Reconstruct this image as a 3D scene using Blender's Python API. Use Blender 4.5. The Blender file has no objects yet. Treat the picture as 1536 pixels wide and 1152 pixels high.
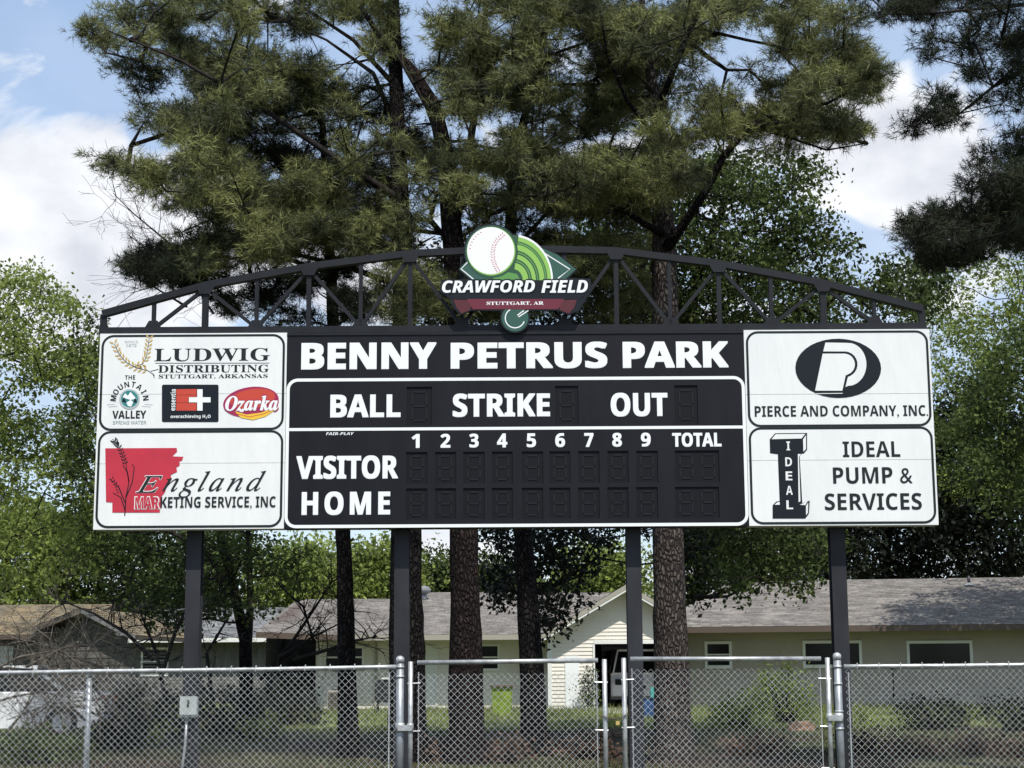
import bpy, math, random
import numpy as np
from mathutils import Vector, Matrix
from mathutils.geometry import tessellate_polygon

random.seed(7)
rng = np.random.default_rng(11)
R = math.radians
scene = bpy.context.scene
col = scene.collection

# ------------------------------------------------------------------ camera
F = 2452.0
PITCH, ROLL, CAMZ = R(9.47), R(-0.33), 1.6
cam_d = bpy.data.cameras.new('camera')
cam = bpy.data.objects.new('camera', cam_d)
col.objects.link(cam)
cam_d.sensor_width = 36.0
cam_d.lens = 36.0 * F / 1536.0
cam_d.clip_start = 0.1
cam_d.clip_end = 3000
RM = Matrix.Rotation(R(90) + PITCH, 3, 'X') @ Matrix.Rotation(ROLL, 3, 'Z')
cam.matrix_world = Matrix.Translation((0, 0, CAMZ)) @ RM.to_4x4()
scene.camera = cam

# ------------------------------------------------------------------ sky and sun
SUN_EL, SUN_AZ = R(58), R(20)          # azimuth: how far right of straight behind the camera
sdir = Vector((math.sin(SUN_AZ) * math.cos(SUN_EL), -math.cos(SUN_AZ) * math.cos(SUN_EL), math.sin(SUN_EL)))
world = bpy.data.worlds.new("World")
scene.world = world
world.use_nodes = True
wt = world.node_tree
wt.nodes.clear()
def wn(t, **k):
    n = wt.nodes.new(t)
    for a, b in k.items(): setattr(n, a, b)
    return n
W = wt.links.new
sky = wn('ShaderNodeTexSky', sky_type='NISHITA', sun_disc=False, sun_elevation=SUN_EL, sun_rotation=math.atan2(sdir.x, sdir.y),
         altitude=60, air_density=1.0, dust_density=0.6, ozone_density=1.6)
tc = wn('ShaderNodeTexCoord')
def wmath(op, a, b=None, c=None, clamp=False):
    n = wn('ShaderNodeMath', operation=op, use_clamp=clamp)
    for i, v in enumerate((a, b, c)):
        if v is None: continue
        if isinstance(v, (int, float)): n.inputs[i].default_value = v
        else: W(v, n.inputs[i])
    return n.outputs[0]
def pixdir(px, py):
    d = RM @ Vector(((px - 768) / F, (576 - py) / F, -1))
    return d.normalized()
# cumulus banks: (direction, angular radius, strength)
banks = []
for (px, py, r, s) in [(150, 330, 270, .62), (20, 290, 190, .55), (300, 420, 260, .6), (60, 470, 150, .5), (560, 420, 200, .5), (640, 820, 170, .6), (1330, 190, 130, .75), (1400, 270, 140, .6),
                       (1250, 270, 110, .6), (1080, 880, 120, .5), (700, 300, 150, .25), (1090, 290, 80, .35)]:
    banks.append((pixdir(px, py), r / F, s))
for (px, py, r, s) in [(80, 130, 150, -.22), (240, 190, 110, -.30), (1270, 400, 120, -.4), (1400, 380, 90, -.35), (1330, 60, 110, -.35), (620, 150, 180, -.2)]:
    banks.append((pixdir(px, py), r / F, s))
n1 = wn('ShaderNodeTexNoise'); n1.inputs['Scale'].default_value = 9.0; n1.inputs['Detail'].default_value = 9; n1.inputs['Roughness'].default_value = .55
n1.inputs['Distortion'].default_value = .3
mp = wn('ShaderNodeMapping'); mp.inputs['Scale'].default_value = (1, 1, 1.5); mp.inputs['Location'].default_value = (.3, .1, .25)
W(tc.outputs['Generated'], mp.inputs['Vector']); W(mp.outputs[0], n1.inputs['Vector'])
acc = None
for (d, r, s) in banks:
    vd = wn('ShaderNodeVectorMath', operation='DISTANCE'); vd.inputs[1].default_value = d
    W(tc.outputs['Generated'], vd.inputs[0])
    g = wmath('MULTIPLY_ADD', vd.outputs['Value'], -1.0 / r, 1.0, clamp=True)
    g = wmath('SMOOTH_MIN', g, 1.0, .3)
    acc = wmath('MULTIPLY', g, s) if acc is None else wmath('MULTIPLY_ADD', g, s, acc)
dens = wmath('MULTIPLY_ADD', n1.outputs['Fac'], 2.6, -1.22)
dens = wmath('ADD', dens, acc)
mr = wn('ShaderNodeMapRange', interpolation_type='SMOOTHSTEP'); mr.inputs['From Min'].default_value = .12; mr.inputs['From Max'].default_value = .52
W(dens, mr.inputs['Value'])
# thin veil
n2 = wn('ShaderNodeTexNoise'); n2.inputs['Scale'].default_value = 3.0; n2.inputs['Detail'].default_value = 6; W(mp.outputs[0], n2.inputs['Vector'])
veil = wmath('MULTIPLY_ADD', n2.outputs['Fac'], 1.7, -.48, clamp=True)
cov = wmath('MAXIMUM', mr.outputs[0], wmath('MULTIPLY', veil, .6))
# cloud tone: white tops, greyer folds
n3 = wn('ShaderNodeTexNoise'); n3.inputs['Scale'].default_value = 15.0; n3.inputs['Detail'].default_value = 7; W(mp.outputs[0], n3.inputs['Vector'])
cr = wn('ShaderNodeValToRGB')
cr.color_ramp.elements[0].position = .34; cr.color_ramp.elements[0].color = (7.3, 7.6, 8.4, 1)
cr.color_ramp.elements[1].position = .6; cr.color_ramp.elements[1].color = (10.4, 10.6, 11.0, 1)
W(n3.outputs['Fac'], cr.inputs['Fac'])
lift = wn('ShaderNodeMix', data_type='RGBA', blend_type='ADD'); lift.inputs['Factor'].default_value = 1.0
W(sky.outputs[0], lift.inputs[6]); lift.inputs[7].default_value = (1.7, 2.6, 4.0, 1)
mx = wn('ShaderNodeMix', data_type='RGBA')
W(cov, mx.inputs['Factor']); W(lift.outputs[2], mx.inputs[6]); W(cr.outputs[0], mx.inputs[7])
bg = wn('ShaderNodeBackground'); bg.inputs['Strength'].default_value = .1
W(mx.outputs[2], bg.inputs['Color'])
wo = wn('ShaderNodeOutputWorld'); W(bg.outputs[0], wo.inputs['Surface'])

sun_d = bpy.data.lights.new('sun', 'SUN'); sun_d.energy = 5.0; sun_d.angle = R(.5); sun_d.color = (1, .955, .88)
sun = bpy.data.objects.new('sun', sun_d); col.objects.link(sun)
sun.rotation_euler = sdir.to_track_quat('Z', 'Y').to_euler()
vs = scene.view_settings
vs.view_transform = 'Standard'; vs.look = 'None'; vs.gamma = 1; vs.use_curve_mapping = False; vs.exposure = 0.0
scene.cycles.max_bounces = 6
scene.cycles.transparent_max_bounces = 8

# ------------------------------------------------------------------ helpers
def U(px, py, Y):
    d = RM @ Vector(((px - 768) / F, (576 - py) / F, -1))
    return Vector((0, 0, CAMZ)) + d * (Y / d.y)
def UG(px, Y):                            # ground point below image column px at depth Y
    p = U(px, 1040, Y); return Vector((p.x, Y, 0))
def mat(name, colr, rough=.6, metal=0.0, spec=.5, var=0.0, vscale=4.0, bump=0.0, bscale=40.0, stretch=(1, 1, 1), col2=None, transl=0.0, island=0.0, detail=6):
    m = bpy.data.materials.new(name); m.use_nodes = True
    nt = m.node_tree; b = nt.nodes['Principled BSDF']; L = nt.links.new
    b.inputs['Roughness'].default_value = rough; b.inputs['Metallic'].default_value = metal
    b.inputs['Specular IOR Level'].default_value = spec
    c = (*colr, 1)
    b.inputs['Base Color'].default_value = c
    out = None
    if var or col2 or bump:
        t = nt.nodes.new('ShaderNodeTexCoord'); mpn = nt.nodes.new('ShaderNodeMapping'); mpn.inputs['Scale'].default_value = stretch
        L(t.outputs['Object'], mpn.inputs[0])
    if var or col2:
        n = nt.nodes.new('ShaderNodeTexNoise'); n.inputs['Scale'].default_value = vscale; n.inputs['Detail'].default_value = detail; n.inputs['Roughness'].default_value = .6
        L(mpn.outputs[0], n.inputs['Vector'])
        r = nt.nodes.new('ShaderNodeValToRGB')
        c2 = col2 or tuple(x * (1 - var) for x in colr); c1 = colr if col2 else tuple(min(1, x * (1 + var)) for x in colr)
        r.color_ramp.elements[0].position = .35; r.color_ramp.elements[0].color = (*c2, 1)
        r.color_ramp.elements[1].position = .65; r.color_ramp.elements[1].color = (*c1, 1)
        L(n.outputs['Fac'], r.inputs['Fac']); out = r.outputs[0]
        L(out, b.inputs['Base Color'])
    if island:
        g = nt.nodes.new('ShaderNodeNewGeometry'); mr_ = nt.nodes.new('ShaderNodeMapRange')
        mr_.inputs['To Min'].default_value = 1 - island; mr_.inputs['To Max'].default_value = 1 + island
        L(g.outputs['Random Per Island'], mr_.inputs['Value'])
        mm = nt.nodes.new('ShaderNodeVectorMath'); mm.operation = 'SCALE'
        if out: L(out, mm.inputs[0])
        else: mm.inputs[0].default_value = colr
        L(mr_.outputs[0], mm.inputs['Scale']); out = mm.outputs[0]; L(out, b.inputs['Base Color'])
    if bump:
        n = nt.nodes.new('ShaderNodeTexNoise'); n.inputs['Scale'].default_value = bscale; n.inputs['Detail'].default_value = 5
        L(mpn.outputs[0], n.inputs['Vector'])
        bp = nt.nodes.new('ShaderNodeBump'); bp.inputs['Strength'].default_value = min(1, bump); bp.inputs['Distance'].default_value = .02
        L(n.outputs['Fac'], bp.inputs['Height']); L(bp.outputs[0], b.inputs['Normal'])
    if transl:
        tr = nt.nodes.new('ShaderNodeBsdfTranslucent'); tr.inputs['Color'].default_value = c
        if out: L(out, tr.inputs['Color'])
        ms = nt.nodes.new('ShaderNodeMixShader'); ms.inputs[0].default_value = transl
        L(b.outputs[0], ms.inputs[1]); L(tr.outputs[0], ms.inputs[2]); L(ms.outputs[0], nt.nodes['Material Output'].inputs['Surface'])
    return m

class MB:
    """collects geometry and links it as one mesh object"""
    def __init__(s): s.v = []; s.f = []
    def poly(s, pts):
        n = len(s.v); s.v += [tuple(p) for p in pts]; s.f.append(tuple(range(n, n + len(pts)))); return s
    def box(s, x0, y0, z0, x1, y1, z1):
        n = len(s.v)
        s.v += [(x, y, z) for z in (z0, z1) for y in (y0, y1) for x in (x0, x1)]
        s.f += [tuple(n + i for i in q) for q in ((0, 2, 3, 1), (4, 5, 7, 6), (0, 1, 5, 4), (2, 6, 7, 3), (0, 4, 6, 2), (1, 3, 7, 5))]
        return s
    def bar(s, a, b, w, t, up=Vector((0, -1, 0))):   # rectangular bar from a to b: w across, t along 'up'
        a, b = Vector(a), Vector(b); d = (b - a).normalized(); u = (up - d * up.dot(d)).normalized(); sd = d.cross(u)
        n = len(s.v)
        for p in (a, b):
            for (i, j) in ((-1, -1), (1, -1), (1, 1), (-1, 1)): s.v.append(tuple(p + sd * (w / 2 * i) + u * (t / 2 * j)))
        s.f += [tuple(n + i for i in q) for q in ((0, 1, 2, 3), (7, 6, 5, 4), (0, 4, 5, 1), (1, 5, 6, 2), (2, 6, 7, 3), (3, 7, 4, 0))]
        return s
    def tube(s, pts, rad, n=8, cap=True):
        pts = [Vector(p) for p in pts]
        if isinstance(rad, (int, float)): rad = [rad] * len(pts)
        base = len(s.v); ref = None
        for i, p in enumerate(pts):
            d = (pts[min(i + 1, len(pts) - 1)] - pts[max(i - 1, 0)])
            d = d.normalized() if d.length > 1e-9 else Vector((0, 0, 1))
            if ref is None: ref = Vector((1, 0, 0)) if abs(d.x) < .8 else Vector((0, 1, 0))
            u = (ref - d * ref.dot(d)).normalized(); ref = u; w = d.cross(u)
            for k in range(n):
                a = 2 * math.pi * k / n
                s.v.append(tuple(p + (u * math.cos(a) + w * math.sin(a)) * rad[i]))
        for i in range(len(pts) - 1):
            for k in range(n):
                k2 = (k + 1) % n; a = base + i * n
                s.f.append((a + k, a + k2, a + n + k2, a + n + k))
        if cap:
            s.f.append(tuple(base + k for k in range(n))[::-1]); a = base + (len(pts) - 1) * n
            s.f.append(tuple(a + k for k in range(n)))
        return s
    def prism(s, pts, d):                            # polygon pts (3D), extruded by vector d
        n = len(s.v); m = len(pts); d = Vector(d)
        pts = [Vector(p) for p in pts]
        s.v += [tuple(p) for p in pts] + [tuple(p + d) for p in pts]
        for tri in tessellate_polygon([pts]): s.f.append(tuple(n + i for i in tri)); s.f.append(tuple(n + m + i for i in tri[::-1]))
        for i in range(m): j = (i + 1) % m; s.f.append((n + i, n + j, n + m + j, n + m + i))
        return s
    def build(s, name, m, parent=None, smooth=False, kind=None, xf=None):
        me = bpy.data.meshes.new(name)
        vv = s.v if xf is None else [tuple(xf @ Vector(p)) for p in s.v]
        me.from_pydata(vv, [], s.f); me.update()
        if m: me.materials.append(m)
        if smooth: me.shade_smooth()
        return link(name, me, parent, kind)
def link(name, me, parent=None, kind=None):
    o = bpy.data.objects.new(name, me); col.objects.link(o)
    if parent:
        o.parent = parent; o.matrix_parent_inverse = mwi(parent)
    if kind: o['kind'] = kind
    return o
def mwi(p):      # parts are modelled in world space: cancel the parent's own placement
    return Matrix.Identity(4) if p.parent else Matrix.Translation(p.location).inverted()
def npmesh(name, V, Fc, k, m, parent=None, kind=None):   # V (n,3), Fc (m,k) arrays
    me = bpy.data.meshes.new(name)
    me.vertices.add(len(V)); me.vertices.foreach_set('co', np.ascontiguousarray(V, dtype=np.float32).ravel())
    me.loops.add(Fc.size); me.loops.foreach_set('vertex_index', Fc.ravel().astype(np.int32))
    me.polygons.add(len(Fc)); me.polygons.foreach_set('loop_start', np.arange(0, Fc.size, k, dtype=np.int32))
    me.update(calc_edges=True); me.materials.append(m)
    return link(name, me, parent, kind)
def thing(name, label, cat, loc=(0, 0, 0), group=None):
    o = bpy.data.objects.new(name, None); col.objects.link(o); o.location = loc; o.empty_display_size = .2
    o['label'] = label; o['category'] = cat
    if group: o['group'] = group
    return o
def tag(o, label, cat, group=None):
    o['label'] = label; o['category'] = cat
    if group: o['group'] = group
    return o

# ------------------------------------------------------------------ materials
M = {}
M['black_vinyl'] = mat('black_vinyl', (.0085, .0085, .013), .5, spec=.24, col2=(.0055, .0055, .009), vscale=1.5, stretch=(2.5, 1, .6), bump=.5, bscale=1.5)
M['recess'] = mat('recess', (.005, .005, .008), .6, spec=.2)
M['segment'] = mat('segment', (.010, .009, .011), .4, spec=.3)
M['white_vinyl'] = mat('white_vinyl', (.78, .785, .765), .3, spec=.5, col2=(.70, .71, .70), vscale=1.1, stretch=(2.2, 1, .5), bump=.9, bscale=1.1, detail=9)
for nd_ in M['white_vinyl'].node_tree.nodes:
    if nd_.type == 'BUMP': nd_.inputs['Distance'].default_value = .035
    if nd_.type == 'VALTORGB': nd_.color_ramp.elements[0].position = .2
M['white_paint'] = mat('white_paint', (.82, .84, .84), .45)
M['ink'] = mat('ink', (.012, .019, .02), .5, spec=.25)
M['dark_ink'] = mat('dark_ink', (.006, .010, .015), .5, spec=.25)
M['red_ink'] = mat('red_ink', (.48, .022, .045), .5, var=.08)
M['dk_red'] = mat('dark_red_ink', (.08, .006, .012), .5)
M['gold'] = mat('gold_ink', (.5, .36, .12), .5)
M['teal'] = mat('teal_ink', (.03, .2, .2), .5)
M['grey_ink'] = mat('grey_ink', (.4, .46, .46), .5)
M['tomato'] = mat('orange_red_ink', (.52, .05, .025), .5)
M['purple'] = mat('berry_ink', (.32, .01, .07), .5)
M['yellow'] = mat('yellow_ink', (.8, .5, .03), .5)
M['field_green'] = mat('field_green', (.02, .085, .06), .5)
M['lime'] = mat('lime_ink', (.25, .48, .09), .5)
M['dk_green'] = mat('dark_green_ink', (.015, .07, .03), .5)
M['mid_green'] = mat('mid_green_ink', (.09, .27, .06), .5)
M['banner'] = mat('banner_red', (.13, .008, .025), .5)
M['steel_black'] = mat('black_steel', (.010, .011, .014), .5, spec=.28, var=.25, vscale=5)
M['post_black'] = mat('post_steel', (.022, .023, .028), .55, spec=.3, var=.3, vscale=3, stretch=(1, 1, .4))
M['galv'] = mat('galvanized_steel', (.44, .45, .45), .45, metal=.5, var=.28, vscale=9, bump=.1, bscale=60)
M['galv_dull'] = mat('weathered_post_steel', (.30, .32, .34), .5, metal=.5, var=.25, vscale=6)
M['wire'] = mat('galvanized_wire', (.72, .74, .73), .45, metal=.4, var=.2, vscale=5)
def barkmat(name, plate, plate2, crack, sc=20.0):
    m = bpy.data.materials.new(name); m.use_nodes = True; nt = m.node_tree; L = nt.links.new; N = nt.nodes.new
    b = nt.nodes['Principled BSDF']; b.inputs['Roughness'].default_value = .95; b.inputs['Specular IOR Level'].default_value = .1
    t = N('ShaderNodeTexCoord'); mp_ = N('ShaderNodeMapping'); mp_.inputs['Scale'].default_value = (1, 1, .42); L(t.outputs['Object'], mp_.inputs[0])
    wz = N('ShaderNodeTexNoise'); wz.inputs['Scale'].default_value = 7; wz.inputs['Detail'].default_value = 4; L(mp_.outputs[0], wz.inputs['Vector'])
    ad = N('ShaderNodeVectorMath'); ad.operation = 'MULTIPLY_ADD'; ad.inputs[1].default_value = (.13, .13, .13); L(wz.outputs['Color'], ad.inputs[0]); L(mp_.outputs[0], ad.inputs[2])
    v = N('ShaderNodeTexVoronoi'); v.feature = 'DISTANCE_TO_EDGE'; v.inputs['Scale'].default_value = sc; L(ad.outputs[0], v.inputs['Vector'])
    v2 = N('ShaderNodeTexVoronoi'); v2.inputs['Scale'].default_value = sc; L(ad.outputs[0], v2.inputs['Vector'])
    mr_ = N('ShaderNodeMapRange'); mr_.interpolation_type = 'SMOOTHSTEP'; mr_.inputs['From Max'].default_value = .28; L(v.outputs['Distance'], mr_.inputs['Value'])
    n = N('ShaderNodeTexNoise'); n.inputs['Scale'].default_value = 22; n.inputs['Detail'].default_value = 7; L(t.outputs['Object'], n.inputs['Vector'])
    m1 = N('ShaderNodeMix'); m1.data_type = 'RGBA'; m1.inputs[6].default_value = (*plate, 1); m1.inputs[7].default_value = (*plate2, 1); L(v2.outputs['Color'], m1.inputs['Factor'])
    m2 = N('ShaderNodeMix'); m2.data_type = 'RGBA'; m2.blend_type = 'MULTIPLY'; m2.inputs['Factor'].default_value = .7; L(m1.outputs[2], m2.inputs[6]); L(n.outputs['Fac'], m2.inputs[7])
    m3 = N('ShaderNodeMix'); m3.data_type = 'RGBA'; m3.inputs[6].default_value = (*crack, 1); L(mr_.outputs[0], m3.inputs['Factor']); L(m2.outputs[2], m3.inputs[7]); L(m3.outputs[2], b.inputs['Base Color'])
    h = N('ShaderNodeMath'); h.operation = 'MULTIPLY_ADD'; h.inputs[1].default_value = .35; L(n.outputs['Fac'], h.inputs[0]); L(mr_.outputs[0], h.inputs[2])
    bp = N('ShaderNodeBump'); bp.inputs['Strength'].default_value = 1; bp.inputs['Distance'].default_value = .03; L(h.outputs[0], bp.inputs['Height']); L(bp.outputs[0], b.inputs['Normal'])
    return m
M['bark'] = barkmat('pine_bark', (.24, .20, .18), (.12, .10, .09), (.035, .028, .026))
M['bark_red'] = barkmat('reddish_bark', (.075, .052, .048), (.04, .032, .032), (.012, .009, .009))  # reddish bark, darkened further for the crown's shade on this trunk
M['bark_dark'] = barkmat('dark_bark', (.048, .042, .041), (.034, .03, .03), (.006, .005, .005))  # on the pines, crown shade over the trunks is put into this tone
M['branch'] = mat('branch_bark', (.026, .022, .02), .9, spec=.15, var=.35, vscale=6)
M['dead_wood'] = mat('dead_wood', (.17, .15, .125), .9, spec=.1, col2=(.05, .045, .04), vscale=4)
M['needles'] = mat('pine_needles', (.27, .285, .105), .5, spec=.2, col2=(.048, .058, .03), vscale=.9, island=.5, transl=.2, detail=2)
M['needles_shaded'] = mat('shaded_pine_needles', (.05, .06, .032), .6, spec=.15, col2=(.018, .023, .014), vscale=1.3, island=.4, transl=.12, detail=2)  # darker copy of the needles: crown shade put into the colour
M['leaf_light'] = mat('light_leaves', (.27, .33, .085), .7, spec=.08, col2=(.14, .18, .05), vscale=.9, island=.25, transl=.42, detail=2)
M['leaf_mid'] = mat('mid_leaves', (.10, .135, .04), .65, spec=.1, col2=(.038, .055, .019), vscale=.9, island=.4, transl=.3, detail=2)
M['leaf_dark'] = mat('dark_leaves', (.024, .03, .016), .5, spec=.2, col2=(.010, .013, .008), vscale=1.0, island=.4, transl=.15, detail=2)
M['leaf_yellow'] = mat('yellow_green_leaves', (.22, .26, .05), .5, spec=.3, col2=(.12, .16, .035), vscale=1.2, island=.3, transl=.3, detail=2)
M['grassm'] = mat('grass_blades', (.22, .25, .085), .7, spec=.2, col2=(.10, .12, .04), vscale=.6, island=.35, transl=.25, detail=3)
M['straw'] = mat('pine_straw', (.14, .085, .06), .9, spec=.1, col2=(.05, .035, .028), vscale=1.1, island=.35, detail=3)
M['siding_white'] = mat('cream_siding', (.72, .685, .615), .6, spec=.3, var=.04, vscale=2)
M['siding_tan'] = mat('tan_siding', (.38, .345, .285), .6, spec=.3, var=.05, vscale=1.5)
M['siding_old'] = mat('grey_board_siding', (.11, .11, .10), .8, var=.25, vscale=3, stretch=(3, 3, .5))
M['trim_white'] = mat('white_trim', (.72, .73, .70), .5, var=.04)
M['trim_tan'] = mat('tan_trim', (.33, .31, .26), .6)
M['fascia'] = mat('brown_fascia', (.09, .065, .05), .7)
M['shingle'] = mat('taupe_shingles', (.245, .225, .205), .9, spec=.12, col2=(.165, .152, .14), vscale=2.2, island=.22)
M['shingle_old'] = mat('brown_old_shingles', (.25, .19, .11), .9, spec=.2, col2=(.15, .135, .10), vscale=1.2, island=.3)
M['shingle_grey'] = mat('grey_shingles', (.22, .225, .23), .9, spec=.2, col2=(.14, .145, .15), vscale=1.2, island=.3)
M['glass'] = mat('window_glass', (.008, .01, .01), .12, spec=.22)
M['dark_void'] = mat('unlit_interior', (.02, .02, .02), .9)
M['car_white'] = mat('white_car_paint', (.74, .75, .76), .22, spec=.6)
M['rubber'] = mat('black_rubber', (.015, .015, .016), .8)
M['concrete'] = mat('concrete', (.42, .40, .36), .85, var=.12, vscale=3)
M['bin_green'] = mat('lime_plastic', (.19, .27, .03), .5, var=.2, vscale=6)
M['black_plastic'] = mat('black_plastic', (.02, .02, .022), .5)
M['blue_plastic'] = mat('blue_plastic', (.02, .07, .2), .5)
M['teal_plastic'] = mat('teal_plastic', (.05, .35, .32), .5)
M['box_grey'] = mat('pale_grey_enamel', (.38, .41, .395), .5, var=.08, vscale=8)
M['red_lens'] = mat('red_lamp_lens', (.4, .01, .01), .2)

# ------------------------------------------------------------------ ground
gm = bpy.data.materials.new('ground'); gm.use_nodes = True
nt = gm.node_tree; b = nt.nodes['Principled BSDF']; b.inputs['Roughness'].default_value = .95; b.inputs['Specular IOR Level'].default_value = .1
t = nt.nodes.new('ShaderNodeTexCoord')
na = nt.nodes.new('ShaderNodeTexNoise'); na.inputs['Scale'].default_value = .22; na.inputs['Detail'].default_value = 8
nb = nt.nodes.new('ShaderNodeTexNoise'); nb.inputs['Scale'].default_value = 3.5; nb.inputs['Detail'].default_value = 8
ra = nt.nodes.new('ShaderNodeValToRGB'); ra.color_ramp.elements[0].color = (.032, .036, .018, 1); ra.color_ramp.elements[1].color = (.09, .10, .04, 1)  # ground tone, darkened further to carry the shade of the pines
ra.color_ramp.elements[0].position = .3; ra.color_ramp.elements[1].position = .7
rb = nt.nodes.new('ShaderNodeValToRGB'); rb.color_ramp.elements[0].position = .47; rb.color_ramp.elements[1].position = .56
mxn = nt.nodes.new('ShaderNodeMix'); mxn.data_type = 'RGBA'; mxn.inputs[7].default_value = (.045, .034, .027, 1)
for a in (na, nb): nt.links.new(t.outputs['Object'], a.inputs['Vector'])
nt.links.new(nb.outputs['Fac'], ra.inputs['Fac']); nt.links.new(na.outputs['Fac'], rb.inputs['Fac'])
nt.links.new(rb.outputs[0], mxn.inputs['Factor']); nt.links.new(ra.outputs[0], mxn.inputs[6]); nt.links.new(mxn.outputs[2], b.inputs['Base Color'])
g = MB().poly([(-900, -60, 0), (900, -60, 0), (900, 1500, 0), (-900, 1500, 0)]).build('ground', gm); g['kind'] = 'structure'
lm_ = mat('lawn', (.20, .23, .075), .95, spec=.1, col2=(.085, .10, .035), vscale=2.5, detail=8)
fe = [(x, 37.6 + .5 * math.sin(x * .8) + .3 * math.sin(x * 2.3 + 1), .004) for x in np.linspace(-60, 60, 160)]
lw = MB()
for a_, c_ in zip(fe, fe[1:]): lw.poly([a_, c_, (c_[0], 62, .004), (a_[0], 62, .004)])
o = lw.build('lawn', lm_); o['kind'] = 'structure'
pd = MB()
pd.box(*UG(905, 47)[:2], 0, UG(1010, 47).x, 58, .04)
o = pd.build('driveway', M['concrete']); o['kind'] = 'structure'

# ------------------------------------------------------------------ lettering
FB = {'sb': (0x1D5D4, 0x1D5EE, 0x1D7EC), 'b': (0x1D400, 0x1D41A, 0x1D7CE), 's': (0x1D5A0, 0x1D5BA, 0x1D7E2),
      'bi': (0x1D468, 0x1D482, 0x1D7CE), 'sc': (0x1D4D0, 0x1D4EA, 0x1D7CE), 'i': (0x1D434, 0x1D44E, 0x1D7CE), 'sbi': (0x1D63C, 0x1D656, 0x1D7EC)}
def fs(t, k):
    a, l, d = FB[k]; r = ''
    for c in t:
        if 'A' <= c <= 'Z': r += chr(a + ord(c) - 65)
        elif 'a' <= c <= 'z': r += chr(l + ord(c) - 97) if not (k == 'i' and c == 'h') else '\u210e'
        elif '0' <= c <= '9': r += chr(d + ord(c) - 48)
        else: r += c
    return r
_tm = {}
def textmesh(t, k, track=1.0, space=1.0):
    key = (t, k, track, space)
    if key not in _tm:
        c = bpy.data.curves.new('lettering', 'FONT'); c.body = fs(t, k) if k else t; c.resolution_u = 4
        c.space_character = track; c.space_word = space
        ob = bpy.data.objects.new('lettering', c); col.objects.link(ob)
        bpy.context.view_layer.update()
        me = bpy.data.meshes.new_from_object(ob.evaluated_get(bpy.context.evaluated_depsgraph_get()))
        V = np.array([v.co[:] for v in me.vertices]); Fc = [tuple(p.vertices) for p in me.polygons]
        bpy.data.objects.remove(ob); bpy.data.curves.remove(c); bpy.data.meshes.remove(me)
        _tm[key] = (V, Fc)
    return _tm[key]
BY = 18.6                                    # depth of the scoreboard's front face
def B(px, py, layer=0.0):
    p = U(px, py, BY); return Vector((p.x, BY - layer, p.z))
def text(t, k, x0, y0, x1, y1, m, parent, layer=.004, bold=0.0, track=1.0, shear=0.0, space=1.0, bh=None, name='lettering', ring=8):
    """lettering fitted to a box of the board's face; bold thickens the strokes by that many metres"""
    V, Fc = textmesh(t, k, track, space)
    mn, mxv = V.min(0), V.max(0)
    xm, ym = (x0 + x1) / 2, (y0 + y1) / 2
    X0, X1 = B(x0, ym).x + bold, B(x1, ym).x - bold
    Z1, Z0 = B(xm, y0).z - (bh if bh is not None else bold), B(xm, y1).z + (bh if bh is not None else bold)
    u = (V[:, 0] - mn[0]) / (mxv[0] - mn[0]); v = (V[:, 1] - mn[1]) / (mxv[1] - mn[1])
    P = np.stack([X0 + u * (X1 - X0) + shear * (v - .5) * (Z1 - Z0), np.full(len(u), BY - layer), Z0 + v * (Z1 - Z0)], 1)
    mb = MB(); offs = [(0, 0)]
    if bold:
        bz = bold if bh is None else bh
        if k in ('sb', 's'): offs += [(bold * a, bz * c) for a, c in ((1, 1), (-1, 1), (-1, -1), (1, -1), (1, 0), (-1, 0))]
        else: offs += [(bold * math.cos(a), bz * math.sin(a)) for a in [2 * math.pi * i / ring + math.pi / ring for i in range(ring)]]
    for i, (dx, dz) in enumerate(offs):
        n = len(mb.v); Q = P + np.array([dx, .00025 * i, dz])
        mb.v += [tuple(q) for q in Q]; mb.f += [tuple(n + j for j in f) for f in Fc]
    return mb.build(name, m, parent)
def flat(name, polys, m, parent, layer=.004):
    mb = MB()
    for k, pl in enumerate(polys):
        pts = [B(x, y, layer) for (x, y) in pl]
        n = len(mb.v); mb.v += [tuple(p) for p in pts]
        for tri in tessellate_polygon([[Vector((p.x, p.z, 0)) for p in pts]]): mb.f.append(tuple(n + i for i in tri))
    return mb.build(name, m, parent)
def ribbon(name, lines, w, m, parent, layer=.005):
    """painted lines; w is the line width in image pixels, or a list along the line"""
    mb = MB()
    for pl in lines:
        n0 = len(mb.v); L_ = len(pl)
        for i, (x, y) in enumerate(pl):
            a, c = pl[max(i - 1, 0)], pl[min(i + 1, L_ - 1)]
            dx, dy = c[0] - a[0], c[1] - a[1]; q = math.hypot(dx, dy) or 1
            ww = (w[min(i, len(w) - 1)] if isinstance(w, (list, tuple)) else w) / 2
            nx, ny = -dy / q * ww, dx / q * ww
            mb.v += [tuple(B(x + nx, y + ny, layer)), tuple(B(x - nx, y - ny, layer))]
        for i in range(L_ - 1): a = n0 + 2 * i; mb.f.append((a, a + 1, a + 3, a + 2))
    return mb.build(name, m, parent)
def arc(cx, cy, rx, ry, a0, a1, n=24): return [(cx + rx * math.cos(R(a0 + (a1 - a0) * i / n)), cy - ry * math.sin(R(a0 + (a1 - a0) * i / n))) for i in range(n + 1)]
def rrect(x0, z0, x1, z1, r, n=7):           # world x/z
    pts = []
    for (cx, cz, a) in ((x1 - r, z1 - r, 0), (x0 + r, z1 - r, 90), (x0 + r, z0 + r, 180), (x1 - r, z0 + r, 270)):
        for i in range(n + 1): t_ = R(a + 90 * i / n); pts.append((cx + r * math.cos(t_), cz + r * math.sin(t_)))
    return pts
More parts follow.
